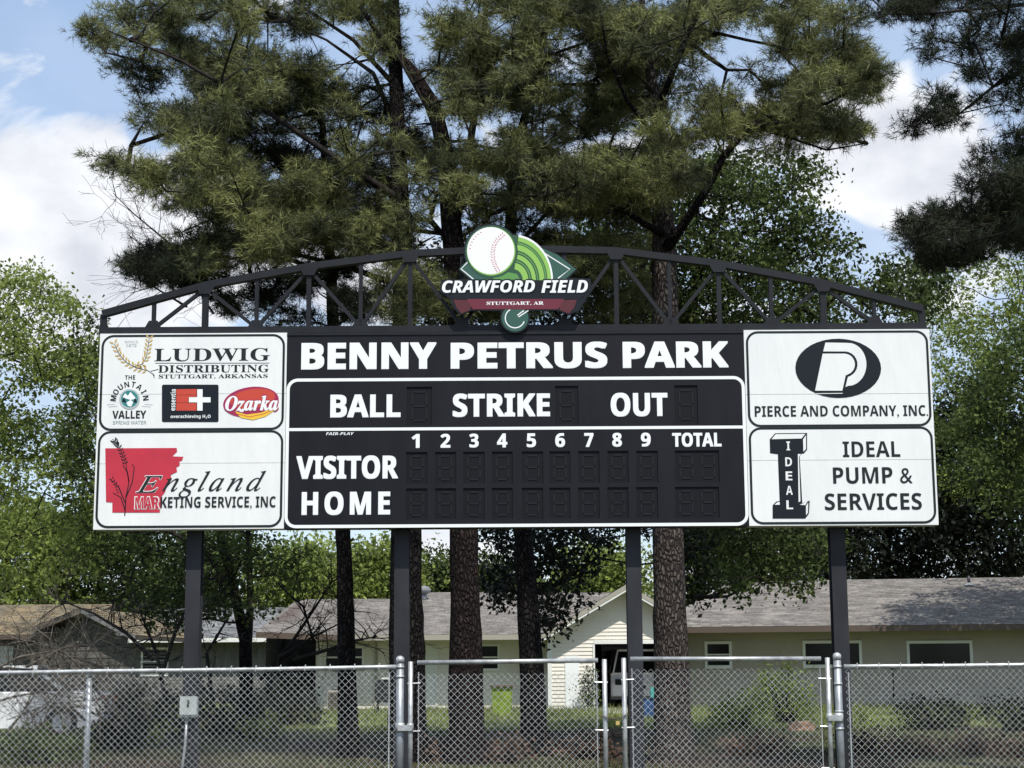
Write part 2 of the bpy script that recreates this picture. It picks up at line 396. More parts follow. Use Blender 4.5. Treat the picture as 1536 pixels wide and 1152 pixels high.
def rring(name, x0, z0, x1, z1, r, w, m, parent, layer):
    a, b_ = rrect(x0, z0, x1, z1, r), rrect(x0 + w, z0 + w, x1 - w, z1 - w, max(r - w, .01)); n = len(a)
    mb = MB(); mb.v = [(p[0], BY - layer, p[1]) for p in a + b_]
    mb.f = [(i, (i + 1) % n, n + (i + 1) % n, n + i) for i in range(n)]
    return mb.build(name, m, parent)

# ------------------------------------------------------------------ scoreboard
sb = thing('scoreboard', 'black ballpark scoreboard with arched truss and four white sponsor panels, on four steel posts', 'scoreboard', (0, BY, 0))
xl, xa, xb, xr = B(145, 645).x, B(428.3, 645).x, B(1119.5, 640).x, B(1401, 640).x
zt, zm, zb = B(770, 497).z, B(770, 643).z, B(770, 791).z
# cabinet face with openings for the digit windows
wins = []
for (x0, x1) in ((610, 648), (832.8, 867.5), (1012, 1046.7)): wins.append((x0, 579, x1, 637, 1))
cols9 = [(609, 641), (652.8, 684), (695, 727), (738, 769), (782.8, 814.7), (824.4, 855.5), (867.5, 899.4), (911.5, 942.8), (954.8, 987)]
for (x0, x1) in cols9 + [(1013, 1079)]:
    for (y0, y1) in ((677, 724.5), (731.5, 778)): wins.append((x0, y0, x1, y1, 2 if x0 > 1000 else 1))
rects = []
for (x0, y0, x1, y1, nd) in wins:
    xm, ym = (x0 + x1) / 2, (y0 + y1) / 2
    rects.append((B(x0, ym).x, B(xm, y1).z, B(x1, ym).x, B(xm, y0).z, nd))
# snap rows
for lo, hi in ((0, 3), (3, len(rects))):
    pass
def snap(idx):
    a = sum(rects[i][1] for i in idx) / len(idx); c = sum(rects[i][3] for i in idx) / len(idx)
    for i in idx: rects[i] = (rects[i][0], a, rects[i][2], c, rects[i][4])
snap([0, 1, 2]); snap(list(range(3, len(rects), 2))); snap(list(range(4, len(rects), 2)))
xs = sorted({xa, xb} | {r[0] for r in rects} | {r[2] for r in rects}); zs = sorted({zb, zt} | {r[1] for r in rects} | {r[3] for r in rects})
mb = MB()
for i in range(len(xs) - 1):
    for j in range(len(zs) - 1):
        cx, cz = (xs[i] + xs[i + 1]) / 2, (zs[j] + zs[j + 1]) / 2
        if any(r[0] < cx < r[2] and r[1] < cz < r[3] for r in rects): continue
        mb.poly([(xs[i], BY, zs[j]), (xs[i + 1], BY, zs[j]), (xs[i + 1], BY, zs[j + 1]), (xs[i], BY, zs[j + 1])])
D = .26
mb.poly([(xa, BY, zt), (xb, BY, zt), (xb, BY + D, zt), (xa, BY + D, zt)]); mb.poly([(xa, BY, zb), (xb, BY, zb), (xb, BY + D, zb), (xa, BY + D, zb)])
mb.poly([(xa, BY + D, zb), (xb, BY + D, zb), (xb, BY + D, zt), (xa, BY + D, zt)])
mb.poly([(xa, BY, zb), (xa, BY + D, zb), (xa, BY + D, zt), (xa, BY, zt)]); mb.poly([(xb, BY, zb), (xb, BY + D, zb), (xb, BY + D, zt), (xb, BY, zt)])
cab = mb.build('cabinet', M['black_vinyl'], sb)
segs = {'t': (0, 1, 1, 0), 'm': 0, 'b': 0}
for (x0, z0, x1, z1, nd) in rects:
    mb = MB(); d = .016
    mb.poly([(x0, BY + d, z0), (x1, BY + d, z0), (x1, BY + d, z1), (x0, BY + d, z1)])
    for (a, c) in (((x0, z0), (x1, z0)), ((x1, z0), (x1, z1)), ((x1, z1), (x0, z1)), ((x0, z1), (x0, z0))):
        mb.poly([(a[0], BY, a[1]), (c[0], BY, c[1]), (c[0], BY + d, c[1]), (a[0], BY + d, a[1])])
    wdw = mb.build('digit_window', M['recess'], sb)
    sg = MB(); hz = (z1 - z0); dw = (x1 - x0) / nd
    for k in range(nd):
        a0, a1 = x0 + dw * k + dw * .22, x0 + dw * (k + 1) - dw * .22; c0, c1 = z0 + hz * .13, z1 - hz * .13; cm = (c0 + c1) / 2; t_ = .018
        for zc in (c0, cm, c1): sg.box(a0 + t_, BY + d - .006, zc - t_ / 2, a1 - t_, BY + d - .001, zc + t_ / 2)
        for xc in (a0, a1):
            for (q0, q1) in ((c0 + t_, cm - t_), (cm + t_, c1 - t_)): sg.box(xc - t_ / 2, BY + d - .006, q0, xc + t_ / 2, BY + d - .001, q1)
    sg.build('digit_segments', M['segment'], wdw, kind='stuff')
# thin cabinet seams and top flange
MB().box(xa, BY - .012, zt - .035, xb, BY - .001, zt - .012).build('cabinet_seam', M['steel_black'], sb)
for px in (500, 566, 1049.5):
    pass
# white outline and lettering of the middle cabinet
rz1, rz0 = B(770, 566).z, zb + .004
rring('white_outline', xa + .004, rz0, xb - .004, rz1, .13, .036, M['white_paint'], sb, .003)
zc = B(770, 642.5).z
MB().poly([(xa + .04, BY - .003, zc - .017), (xb - .04, BY - .003, zc - .017), (xb - .04, BY - .003, zc + .017), (xa + .04, BY - .003, zc + .017)]).build('white_outline', M['white_paint'], sb)
Wp = M['white_paint']
text('BENNY', 'sb', 452, 514, 654.7, 553.8, Wp, sb, bold=.013, bh=.008)
text('PETRUS', 'sb', 676, 513, 910.8, 553, Wp, sb, bold=.013, bh=.008)
text('PARK', 'sb', 934, 512.2, 1092.5, 551.6, Wp, sb, bold=.013, bh=.008)
text('BALL', 'sb', 495.5, 591.7, 601, 626, Wp, sb, bold=.007, bh=.005)
text('STRIKE', 'sb', 679, 590, 825, 625.4, Wp, sb, bold=.007, bh=.005)
text('OUT', 'sb', 916, 589, 1001.3, 624.8, Wp, sb, bold=.007, bh=.005)
text('FAIR-PLAY', 'sbi', 489, 648.4, 531, 652.6, Wp, sb)
for n_, (x0, x1) in enumerate(((617.5, 629.5), (660.8, 675.6), (704, 718), (745.5, 761), (790, 804), (832.8, 847.5), (876.4, 890.3), (918.3, 932.8), (961.4, 976))):
    text(str(n_ + 1), 'sb', x0, 651 - n_ * .25, x1, 672 - n_ * .25, Wp, sb, bold=.004, bh=.003)
text('TOTAL', 'sb', 1008.3, 649, 1082.2, 670.3, Wp, sb, bold=.004, bh=.003)
text('VISITOR', 'sb', 444.4, 683.3, 597.2, 718.6, Wp, sb, bold=.0075, bh=.005)
text('HOME', 'sb', 452.5, 737.2, 585.3, 772.6, Wp, sb, bold=.007, bh=.005, track=1.28)

# sponsor panels
def panel(x0, z0, x1, z1, zcrease):
    mb = MB(); g_ = .004
    mb.box(x0, BY + .002, z0, x1, BY + D - .02, z1)
    p = mb.build('sponsor_panel', M['trim_white'], sb)
    for (a, c, k) in ((z0, zcrease - .0015, 0), (zcrease + .0015, z1, .0015)):
        MB().box(x0 + .001, BY - .0015 - k, a + .001, x1 - .001, BY + .0015, c - .001).build('vinyl_sheet', M['white_vinyl'], p)
    rring('black_outline', x0 + .022, z0 + (.001 if abs(z0 - zm) < .01 else .016), x1 - .022, z1 - (.001 if abs(z1 - zm) < .01 else .016), .14, .027, M['ink'], p, .0048)
    return p
PL = .0055
p1 = panel(xl, zm, xa, zt, B(290, 591).z)
p2 = panel(xl, zb, xa, zm, B(290, 695).z)
p3 = panel(xb, zm, xr, zt, B(1260, 591).z)
p4 = panel(xb, zb, xr, zm, B(1260, 690).z)
K, DK = M['ink'], M['dark_ink']
# top left panel: grain ears, lettering, three drink emblems
text('LUDWIG', 'b', 231.7, 522.4, 405, 541.8, K, p1, PL, track=1.02)
ribbon('underline', [[(233, 544.8), (404, 544.6)]], .8, K, p1, PL)
text('DISTRIBUTING', 'b', 237.4, 547.3, 403.6, 558.8, K, p1, PL)
text('STUTTGART, ARKANSAS', 'b', 238.3, 561.3, 401.6, 568.3, K, p1, PL)
text('SINCE', 'b', 187.5, 511, 207.5, 514.6, M['grey_ink'], p1, PL)
text('1872', 'b', 189, 516, 205, 520.4, M['grey_ink'], p1, PL)
ears, stems = [], []
def ear(pts, k0, k1, n, s):
    for i in range(n):
        t_ = k0 + (k1 - k0) * i / (n - 1); j = min(int(t_ * (len(pts) - 1)), len(pts) - 2); f_ = t_ * (len(pts) - 1) - j
        x, y = pts[j][0] * (1 - f_) + pts[j + 1][0] * f_, pts[j][1] * (1 - f_) + pts[j + 1][1] * f_
        dx, dy = pts[j + 1][0] - pts[j][0], pts[j + 1][1] - pts[j][1]; q = math.hypot(dx, dy); dx /= q; dy /= q
        for sg_ in (1, -1):
            ax, ay = dx * .75 + -dy * sg_ * .66, dy * .75 + dx * sg_ * .66
            cx, cy = x + ax * s * .62 - dy * sg_ * .5, y + ay * s * .62 + dx * sg_ * .5
            ears.append([(cx - ax * s * .6, cy - ay * s * .6), (cx - ay * s * .24, cy + ax * s * .24), (cx + ax * s * .6, cy + ay * s * .6), (cx + ay * s * .24, cy - ax * s * .24)])
cl = [(232, 563), (222, 556), (205, 552), (190, 544), (179, 532), (172, 516)]
cr_ = [(198, 551), (214, 546), (220, 535), (222, 522), (224, 508)]
ear(cl, .22, 1, 11, 7.0); ear(cr_, .12, 1, 9, 6.6)
flat('grain_ears', ears, M['gold'], p1, PL + .0005)
ribbon('grain_stems', [cl, cr_, [(226, 557), (238, 554)], [(229, 560), (232, 567)]], .9, K, p1, PL)
text('THE', 'sb', 187.5, 563, 203, 569.4, K, p1, PL)
def arctext(t, cx, cy, r, h, a0, a1, k, m, parent, layer):
    mb = MB(); n = len(t)
    c0 = B(cx, cy); s = BY / F * 1.0
    for i, ch in enumerate(t):
        V, Fc = textmesh(ch, k); mn, mxv = V.min(0), V.max(0)
        a = R(a0 + (a1 - a0) * i / (n - 1)); H = h * s; wv = (mxv[0] - mn[0]) / .72 * H
        X = (V[:, 0] - (mn[0] + mxv[0]) / 2) / .72 * H * .95; Z = (V[:, 1] - mn[1]) / (mxv[1] - mn[1]) * H + r * s
        th = a - math.pi / 2
        n0 = len(mb.v)
        mb.v += [(c0.x + x * math.cos(th) - z * math.sin(th), BY - layer, c0.z + x * math.sin(th) + z * math.cos(th)) for x, z in zip(X, Z)]
        mb.f += [tuple(n0 + j for j in f) for f in Fc]
    return mb.build('lettering', m, parent)
arctext('MOUNTAIN', 194.5, 600.5, 20.5, 8.6, 172, 8, 'sb', K, p1, PL)
text('VALLEY', 'sb', 168.7, 616, 219.4, 627.8, K, p1, PL, bold=.001)
text('SPRING WATER', 's', 169.5, 631.2, 219.4, 636.4, M['grey_ink'], p1, PL, bold=.001)
flat('globe', [arc(194.5, 599, 15.4, 15.2, 0, 360, 28)[:-1]], M['grey_ink'], p1, PL)
flat('globe', [arc(194.5, 598.5, 12.8, 12.6, 0, 360, 28)[:-1]], M['teal'], p1, PL + .0006)
flat('mountains', [[(184, 596), (188, 590), (192, 594), (196, 588), (201, 594), (205, 598), (196, 600)], [(190, 604), (196, 600), (200, 603), (197, 610), (192, 609)]], M['white_paint'], p1, PL + .0012)
flat('mountains', [[(183, 603), (186, 596), (190, 604)], [(200, 604), (203, 596), (206, 604)]], DK, p1, PL + .0014)
ribbon('wave_lines', [[(160, 607), (172, 606)], [(217, 606), (229, 607)], [(163, 610), (176, 609)], [(213, 609), (226, 610)]], .6, M['grey_ink'], p1, PL)
flat('black_emblem', [[(244.5, 577), (326.5, 577), (328, 579), (328, 631), (326.5, 633), (244.5, 633), (243, 631), (243, 579)]], DK, p1, PL)
E_ = PL + .0006
flat('letter_bars', [[(264.5, 584), (295, 583.6), (295, 592.2), (264.5, 592.4)], [(264.5, 592.9), (295, 592.7), (295, 595.6), (283, 595.7), (283, 604), (264.5, 604)], [(264.5, 604.6), (295, 604.4), (295, 616), (264.5, 616)]], M['tomato'], p1, E_)
flat('plus_sign', [[(296, 584), (304, 584), (304, 596), (316, 596), (316, 603.6), (304, 603.6), (304, 616), (296, 616), (296, 603.6), (283.6, 603.6), (283.6, 596), (296, 596)]], M['white_paint'], p1, E_ + .0004)
V, Fc = textmesh('essentia', 'sb'); mn, mxv = V.min(0), V.max(0)
a, c = B(263, 616), B(256, 584); mb = MB()
mb.v = [(a.x - (v[1] - mn[1]) / (mxv[1] - mn[1]) * (a.x - c.x), BY - E_, a.z + (v[0] - mn[0]) / (mxv[0] - mn[0]) * (c.z - a.z)) for v in V]; mb.f = Fc
mb.build('lettering', M['white_paint'], p1)
text('overachieving H\u2082O', 'sb', 256, 622, 316, 628.6, M['white_paint'], p1, E_)
def oval(cx, cy, rx, ry, tilt, n=36, a0=0, a1=360):
    o_ = []
    for i in range(n + (0 if a1 - a0 == 360 else 1)):
        t_ = R(a0 + (a1 - a0) * i / n); x, y = rx * math.cos(t_), -ry * math.sin(t_); q = R(tilt)
        o_.append((cx + x * math.cos(q) + y * math.sin(q), cy - x * math.sin(q) + y * math.cos(q)))
    return o_
flat('oval_emblem', [oval(376.5, 603, 42, 22.5, 8)], M['purple'], p1, PL)
flat('oval_emblem', [oval(379, 598, 34, 14.5, 8)], M['tomato'], p1, PL + .0006)
flat('yellow_swoosh', [[(352, 617), (370, 622), (392, 619), (412, 611), (410, 617), (398, 625), (380, 630), (362, 627)]], M['yellow'], p1, PL + .0012)
ribbon('red_swoosh', [[(356, 621), (374, 625.5), (394, 621.5), (410, 615)]], 1.0, M['red_ink'], p1, PL + .0016)
text('Ozarka', 'bi', 336, 591.5, 418.8, 620.5, M['purple'], p1, PL + .0018, bold=.013, ring=6)
text('Ozarka', 'bi', 338, 593.5, 417, 618.5, M['white_paint'], p1, PL + .005, bold=.0045, ring=6)
# bottom left panel: red state outline with grain stalk
z1f = lambda x, y: (130 + x / 3.49, 480 + y / 3.49)
st = [(98, 672), (472, 670), (474, 690), (450, 714), (507, 716), (500, 737), (486, 742), (488, 762), (470, 772), (474, 795), (440, 812), (446, 836), (420, 862), (412, 900), (392, 925), (383, 1008), (135, 1008), (135, 955), (102, 953)]
flat('state_outline', [[z1f(*p) for p in st]], M['red_ink'], p2, PL)
S = [[z1f(*p) for p in q] for q in ([(200, 1024), (206, 930), (222, 850), (205, 750), (170, 660), (135, 622)], [(204, 960), (170, 880), (140, 845), (125, 838)], [(206, 930), (240, 850), (250, 770), (238, 755)], [(203, 1000), (180, 930), (138, 905)], [(170, 660), (150, 640), (125, 632)], [(165, 650), (160, 625), (150, 615)], [(222, 850), (215, 800), (190, 760)])]
ribbon('grain_stalk', S, [1.7, 1.5, 1.3, 1.1, .9, .7], DK, p2, PL + .0008)
ears = []
ear([z1f(205, 755), z1f(190, 710), z1f(172, 665), z1f(150, 640)], 0, 1, 9, 5.0)
ear([z1f(172, 905), z1f(160, 870), z1f(135, 835)], 0, 1, 6, 4.0)
flat('grain_head', ears, DK, p2, PL + .0012)['kind'] = 'stuff'
text('E', 'i', 206, 713, 242, 739.6, M['white_vinyl'], p2, PL + .0018, bold=.008, shear=.2)
text('E', 'i', 207, 714, 241, 739, K, p2, PL + .0045, bold=.001, shear=.2)
text('ngland', 'i', 246, 706.5, 394, 746, K, p2, PL + .002, shear=.25, track=1.25, bold=.001)
text('MARKETING SERVICE, INC', 'sb', 202.2, 745, 413.7, 763.8, K, p2, PL + .003)
text('MAR', 'sb', 201.6, 744.4, 240.5, 764.2, M['white_vinyl'], p2, PL + .0034, bold=.004)
text('MAR', 'sb', 203.0, 745.8, 239, 763, M['red_ink'], p2, PL + .006)
# top right panel
flat('oval_emblem', [oval(1257.2, 552.5, 64.4, 44.4, -1)], DK, p3, PL)
z5 = lambda x, y: (1100 + x / 3.6, 480 + y / 3.6)
pol = [(497, 122), (610, 124)] + [(620 + 98 * math.cos(R(a_)), 240 - 116 * math.sin(R(a_))) for a_ in range(80, -91, -10)] + [(605, 362), (618, 308)] + \
      [(600 + 70 * math.cos(R(a_)), 240 - 70 * math.sin(R(a_))) for a_ in range(-65, 91, 15)] + [(485, 170)]
flat('monogram', [[z5(*p) for p in pol]], M['white_vinyl'], p3, PL + .0007)
pol = [(482, 182), (600, 182)] + [(598 + 58 * math.cos(R(a_)), 240 - 58 * math.sin(R(a_))) for a_ in range(85, -61, -14)] + [(606, 300), (588, 382), (441, 382)]
flat('monogram', [[z5(*p) for p in pol]], M['white_vinyl'], p3, PL + .0007)
ribbon('monogram_line', [[z5(445, 398), z5(590, 396)]], 1.0, M['white_vinyl'], p3, PL + .0007)
text('PIERCE AND COMPANY, INC.', 'sb', 1132, 608.3, 1392, 627, K, p3, PL)
# bottom right panel
text('IDEAL', 'sb', 1263.9, 662, 1350, 685.6, K, p4, PL)
text('PUMP &', 'sb', 1249.4, 700.8, 1368.5, 725.4, K, p4, PL)
text('SERVICES', 'sb', 1237, 739.7, 1382.5, 765, K, p4, PL)
O3 = [(196, 645), (225, 612), (398, 610), (398, 700), (380, 722), (370, 722), (358, 735), (372, 990), (412, 975), (408, 1045), (388, 1072), (212, 1072), (212, 1000), (232, 980), (250, 978), (240, 725), (198, 720)]
flat('beam_outline', [[z5(*p) for p in O3]], DK, p4, PL)
flat('beam_top_highlight', [[z5(*p) for p in q] for q in ([(206, 644), (228, 617), (388, 615), (368, 640)], [(376, 645), (392, 622), (392, 696), (378, 712)], [(348, 724), (366, 724), (354, 738), (362, 978), (352, 984)], [(222, 998), (238, 984), (250, 984), (250, 998)], [(358, 998), (400, 980), (388, 1000)], [(392, 1004), (404, 986), (402, 1042), (392, 1054)])], M['white_vinyl'], p4, PL + .0007)
for i, ch in enumerate('IDEAL'):
    y = (656, 742, 818, 896, 974)[i]; hw = 10 if ch == 'I' else 18
    a, c = z5(296 + i * 2 - hw, y), z5(296 + i * 2 + hw, y + 48)
    text(ch, 'sb', a[0], a[1], c[0], c[1], M['white_vinyl'], p4, PL + .0008)

# truss arch
tz = .0; TY = BY + .12
def T(px, py): p = U(px, py, TY); return Vector((p.x, TY, p.z))
truss = MB()
nodes = [150, 231, 308, 385, 463, 541, 615, 693, 770, 848, 925, 1005, 1079, 1157, 1235, 1311, 1393]
topy = {150: 471, 308: 428.5, 463: 400.5, 615: 381, 770: 374, 925: 377, 1079: 396, 1235: 425, 1393: 463}
def ty(px):
    k = sorted(topy); 
    for a_, b_ in zip(k, k[1:]):
        if a_ <= px <= b_: return topy[a_] + (topy[b_] - topy[a_]) * (px - a_) / (b_ - a_)
zch = zt + .05
def BTp(px): p = T(px, 493); return Vector((p.x, TY, zch))
xE0, xE1 = xl - .035, xr - .01
ends = {150: xE0 + .04, 1393: xE1 - .04}
def tx(px): return ends.get(px, T(px, 470).x)
ch = MB().bar((xE0, TY, zch), (xE1, TY, zch), .082, .10).build('arch_bottom_chord', M['steel_black'], sb)
arch = thing_part = MB()
tops = [Vector((tx(p), TY, T(p, topy[p]).z)) for p in sorted(topy)]
for a_, c_ in zip(tops, tops[1:]):
    d_ = (c_ - a_).normalized() * .012
    MB().bar(a_ - d_, c_ + d_, .078, .10 + random.random() * .004).build('arch_top_chord', M['steel_black'], sb)
def web(a_, c_, w, t_): MB().bar(a_, c_, w, t_).build('truss_bar', M['steel_black'], sb)
for i, px in enumerate(nodes):
    x = tx(px); zt_ = T(px, ty(px)).z - .03
    w = .07 if px in (150, 1393) else (.07 if px in (308, 1235) else (.052 if i % 2 == 0 else .042))
    web(Vector((x, TY, zch + .03)), Vector((x, TY, zt_ + (.02 if px in (150, 1393) else 0))), w, .06 + (i % 3) * .003)
for i in range(1, len(nodes) - 2):
    a_, b_ = nodes[i], nodes[i + 1]
    if i % 2: p, q = Vector((tx(a_), TY, zch + .03)), Vector((tx(b_), TY, T(b_, ty(b_)).z - .03))
    else: p, q = Vector((tx(a_), TY, T(a_, ty(a_)).z - .03)), Vector((tx(b_), TY, zch + .03))
    web(p, q, .04, .045)
for px in nodes[1:-1:2]:    # gusset plates at the lower joints
    x = tx(px); MB().prism([(x - .1, TY - .033, zch + .03), (x + .1, TY - .033, zch + .03), (x + .05, TY - .033, zch + .12), (x - .05, TY - .033, zch + .12)], (0, .01, 0)).build('gusset_plate', M['steel_black'], sb)
for px in nodes[2:-2:2]:
    x = tx(px); z_ = T(px, ty(px)).z; MB().prism([(x - .11, TY - .056, z_ - .02), (x + .11, TY - .056, z_ - .02), (x + .06, TY - .056, z_ - .11), (x - .06, TY - .056, z_ - .11)], (0, .008, 0)).build('gusset_plate', M['steel_black'], sb)
# posts: wide-flange columns behind the board
for px in (290, 602.5, 951, 1258.5):
    y0 = BY + D + .002; x = U(px, 850, y0).x; hw = .085
    mb = MB(); mb.box(x - hw, y0, -.2, x + hw, y0 + .012, zt); mb.box(x - hw, y0 + .168, -.2, x + hw, y0 + .18, zt); mb.box(x - .005, y0 + .013, -.2, x + .005, y0 + .167, zt)
    mb.build('post', M['post_black'], sb)

# emblem over the arch
em = MB(); eb = -.19
z2 = lambda x, y: (600 + x / 4.389, 320 + y / 4.389)
def EB(p, l): q = z2(*p); q = U(q[0], q[1], BY - .055); return Vector((q.x, BY - .055 - l, q.z))
def epoly(name, polys, m, l):
    mb = MB()
    for pl in polys:
        pts = [EB(p, l) for p in pl]; n = len(mb.v); mb.v += [tuple(p) for p in pts]
        for tri in tessellate_polygon([[Vector((p.x, p.z, 0)) for p in pts]]): mb.f.append(tuple(n + i for i in tri))
    return mb.build(name, m, emb)
def erib(name, lines, w, m, l):
    mb = MB()
    for pl in lines:
        n0 = len(mb.v); L_ = len(pl)
        for i, (x, y) in enumerate(pl):
            a_, c_ = pl[max(i - 1, 0)], pl[min(i + 1, L_ - 1)]; dx, dy = c_[0] - a_[0], c_[1] - a_[1]; q = math.hypot(dx, dy) or 1
            nx, ny = -dy / q * w / 2, dx / q * w / 2
            mb.v += [tuple(EB((x + nx, y + ny), l)), tuple(EB((x - nx, y - ny), l))]
        for i in range(L_ - 1): a_ = n0 + 2 * i; mb.f.append((a_, a_ + 1, a_ + 3, a_ + 2))
    return mb.build(name, m, emb)
circ = lambda cx, cy, r, a0=0, a1=360, n=40, ry=None: [(cx + r * math.cos(R(a0 + (a1 - a0) * i / n)), cy - (ry or r) * math.sin(R(a0 + (a1 - a0) * i / n))) for i in range(n + (0 if a1 - a0 == 360 else 1))]
outl = [(385, 366), (440, 318)] + circ(600, 250, 182, 200, 40, 20) + [(760, 138), (840, 168), (905, 205), (1040, 268), (1168, 368), (1110, 425), (1255, 430), (1262, 500), (1225, 560), (1180, 640), (1110, 668), (1040, 640), (850, 640)] + \
       circ(757, 690, 98, 30, -210, 24) + [(470, 640), (400, 668), (350, 620), (330, 560), (262, 520), (270, 440), (450, 430)]
emb = MB().prism([EB(p, 0) for p in outl], (0, .04, 0)).build('arch_emblem', M['dark_ink'], sb)
# brackets holding the emblem to the truss
for x_ in (420, 1100):
    a_ = EB((x_, 600), -.041); MB().box(a_.x - .02, a_.y, a_.z - .02, a_.x + .02, TY - .04, a_.z + .02).build('bracket', M['steel_black'], sb)
epoly('infield', [[(388, 366), (560, 190), (740, 150), (900, 212), (1040, 275), (1158, 368), (1090, 432), (470, 436)]], M['field_green'], .001)
erib('base_lines', [[(455, 312), (402, 366), (482, 432)], [(950, 262), (1118, 368), (1040, 428)]], 7, M['white_paint'], .0022)
def band(r0, r1, m, l):
    a_ = circ(745, 440, 262 * r0, 82, 0, 20, 300 * r0); b_ = circ(745, 440, 262 * r1, 82, 0, 20, 300 * r1)
    epoly('ball_trail', [a_ + b_[::-1]], m, l)
epoly('ball_trail', [[(560, 440), (560, 330), (745, 142)] + circ(745, 440, 258, 80, 0, 20, 296)], M['dk_green'], .0016)
band(1.0, .955, M['white_paint'], .002); band(.955, .86, M['lime'], .0023); band(.84, .80, M['mid_green'], .0023); band(.785, .66, M['lime'], .0023); band(.63, .60, M['mid_green'], .0023); band(.57, .47, M['lime'], .0023); band(.44, .41, M['mid_green'], .0023); band(.38, .24, M['lime'], .0023)
epoly('ball_trail', [[(610, 436), (640, 395), (700, 385), (770, 400), (790, 436)]], M['mid_green'], .0026)
epoly('ball_rim', [circ(602, 252, 174)], M['dk_green'], .0032)
epoly('baseball', [circ(600, 250, 160)], M['lime'], .0038)
epoly('baseball', [circ(597, 246, 155)], M['white_paint'], .0044)
st1 = [(678, 142), (640, 175), (618, 215), (610, 260), (614, 310), (628, 350), (650, 385)]
lines = []
for i in range(19):
    t_ = i / 18 * (len(st1) - 1); j = min(int(t_), len(st1) - 2); f_ = t_ - j
    x = st1[j][0] * (1 - f_) + st1[j + 1][0] * f_; y = st1[j][1] * (1 - f_) + st1[j + 1][1] * f_
    dx, dy = st1[j + 1][0] - st1[j][0], st1[j + 1][1] - st1[j][1]; q = math.hypot(dx, dy); dx /= q; dy /= q
    lines.append([(x - dy * 3, y + dx * 3), (x - dy * 15 - dx * 9, y + dx * 15 - dy * 9)]); lines.append([(x + dy * 3, y - dx * 3), (x + dy * 15 - dx * 9, y - dx * 15 - dy * 9)])
erib('stitches', lines, 4, M['red_ink'], .0052)
lines = []
for i in range(7):
    a_ = R(118 + i * 9); x, y = 600 + 140 * math.cos(a_), 250 - 140 * math.sin(a_); lines.append([(x - 7, y - 2), (x + 5, y + 4)])
erib('stitches', lines, 4, M['red_ink'], .0052)
def etext(t_, k, x0, y0, x1, y1, m, l, bold=0.0, shear=0.0, track=1.0, ring=10):
    V, Fc = textmesh(t_, k, track); mn, mxv = V.min(0), V.max(0)
    a_, c_ = EB((x0, y1), l), EB((x1, y0), l)
    u = (V[:, 0] - mn[0]) / (mxv[0] - mn[0]); v = (V[:, 1] - mn[1]) / (mxv[1] - mn[1])
    P = np.stack([a_.x + u * (c_.x - a_.x) + shear * (v - .5) * (c_.z - a_.z), np.full(len(u), a_.y), a_.z + v * (c_.z - a_.z)], 1)
    mb = MB()
    for i, (dx, dz) in enumerate([(0, 0)] + ([(bold * math.cos(2 * math.pi * q / ring), bold * math.sin(2 * math.pi * q / ring)) for q in range(ring)] if bold else [])):
        n = len(mb.v); mb.v += [tuple(q) for q in (P + np.array([dx, .0003 * i, dz]))]; mb.f += [tuple(n + j for j in f) for f in Fc]
    return mb.build('lettering', m, emb)
epoly('dark_band', [[(330, 532), (1228, 532), (1180, 566), (350, 566)]], DK, .0030)
epoly('banner_tail', [[(352, 568), (470, 572), (462, 636), (405, 660), (372, 622)]], M['dk_red'], .0026)
epoly('banner_tail', [[(1165, 568), (1045, 572), (1052, 636), (1110, 660), (1146, 622)]], M['dk_red'], .0026)
epoly('banner', [[(440, 564), (1080, 564), (1040, 632), (478, 632)]], M['banner'], .0034)
epoly('home_plate_circle', [circ(757, 690, 88)], M['field_green'], .002)
erib('home_plate_arc', [circ(757, 690, 64, 120, 340, 30), [(780, 682), (845, 640)], [(772, 672), (815, 640)]], 7, M['white_paint'], .0028)
etext('CRAWFORD', 'sbi', 274, 438, 890, 528, DK, .0065, bold=.014)
etext('FIELD', 'sbi', 928, 438, 1238, 528, DK, .0065, bold=.014)
etext('CRAWFORD', 'sbi', 278, 442, 886, 524, M['white_paint'], .011, bold=.003)
etext('FIELD', 'sbi', 932, 442, 1234, 524, M['white_paint'], .011, bold=.003)
etext('STUTTGART, AR', 'b', 570, 580, 945, 607, M['white_paint'], .0042, bold=.0015)

# ------------------------------------------------------------------ meter box on the left post
x = B(283, 1060).x
eb_ = thing('electrical_box', 'pale grey electrical disconnect box on the leftmost scoreboard post, behind the fence', 'electrical box', (x, BY + .1, 0))
a_ = U(272, 1046, BY + .16); c_ = U(294.5, 1076, BY + .16)
y0 = BY + .14
MB().box(a_.x, y0, c_.z, c_.x, BY + D, a_.z).build('box_body', M['box_grey'], eb_)
MB().box(a_.x - .008, y0 - .02, c_.z + .03, c_.x + .008, y0 - .001, a_.z + .012).build('box_lid', M['box_grey'], eb_)
MB().box((a_.x + c_.x) / 2 - .012, y0 - .03, a_.z - .1, (a_.x + c_.x) / 2 + .012, y0 - .021, a_.z - .03).build('handle', M['black_plastic'], eb_)
MB().tube([(a_.x + .06, BY + .2, c_.z), (a_.x + .05, BY + .2, c_.z - .3), (a_.x - .02, BY + .2, 0)], .014).build('conduit', M['galv'], eb_, True)

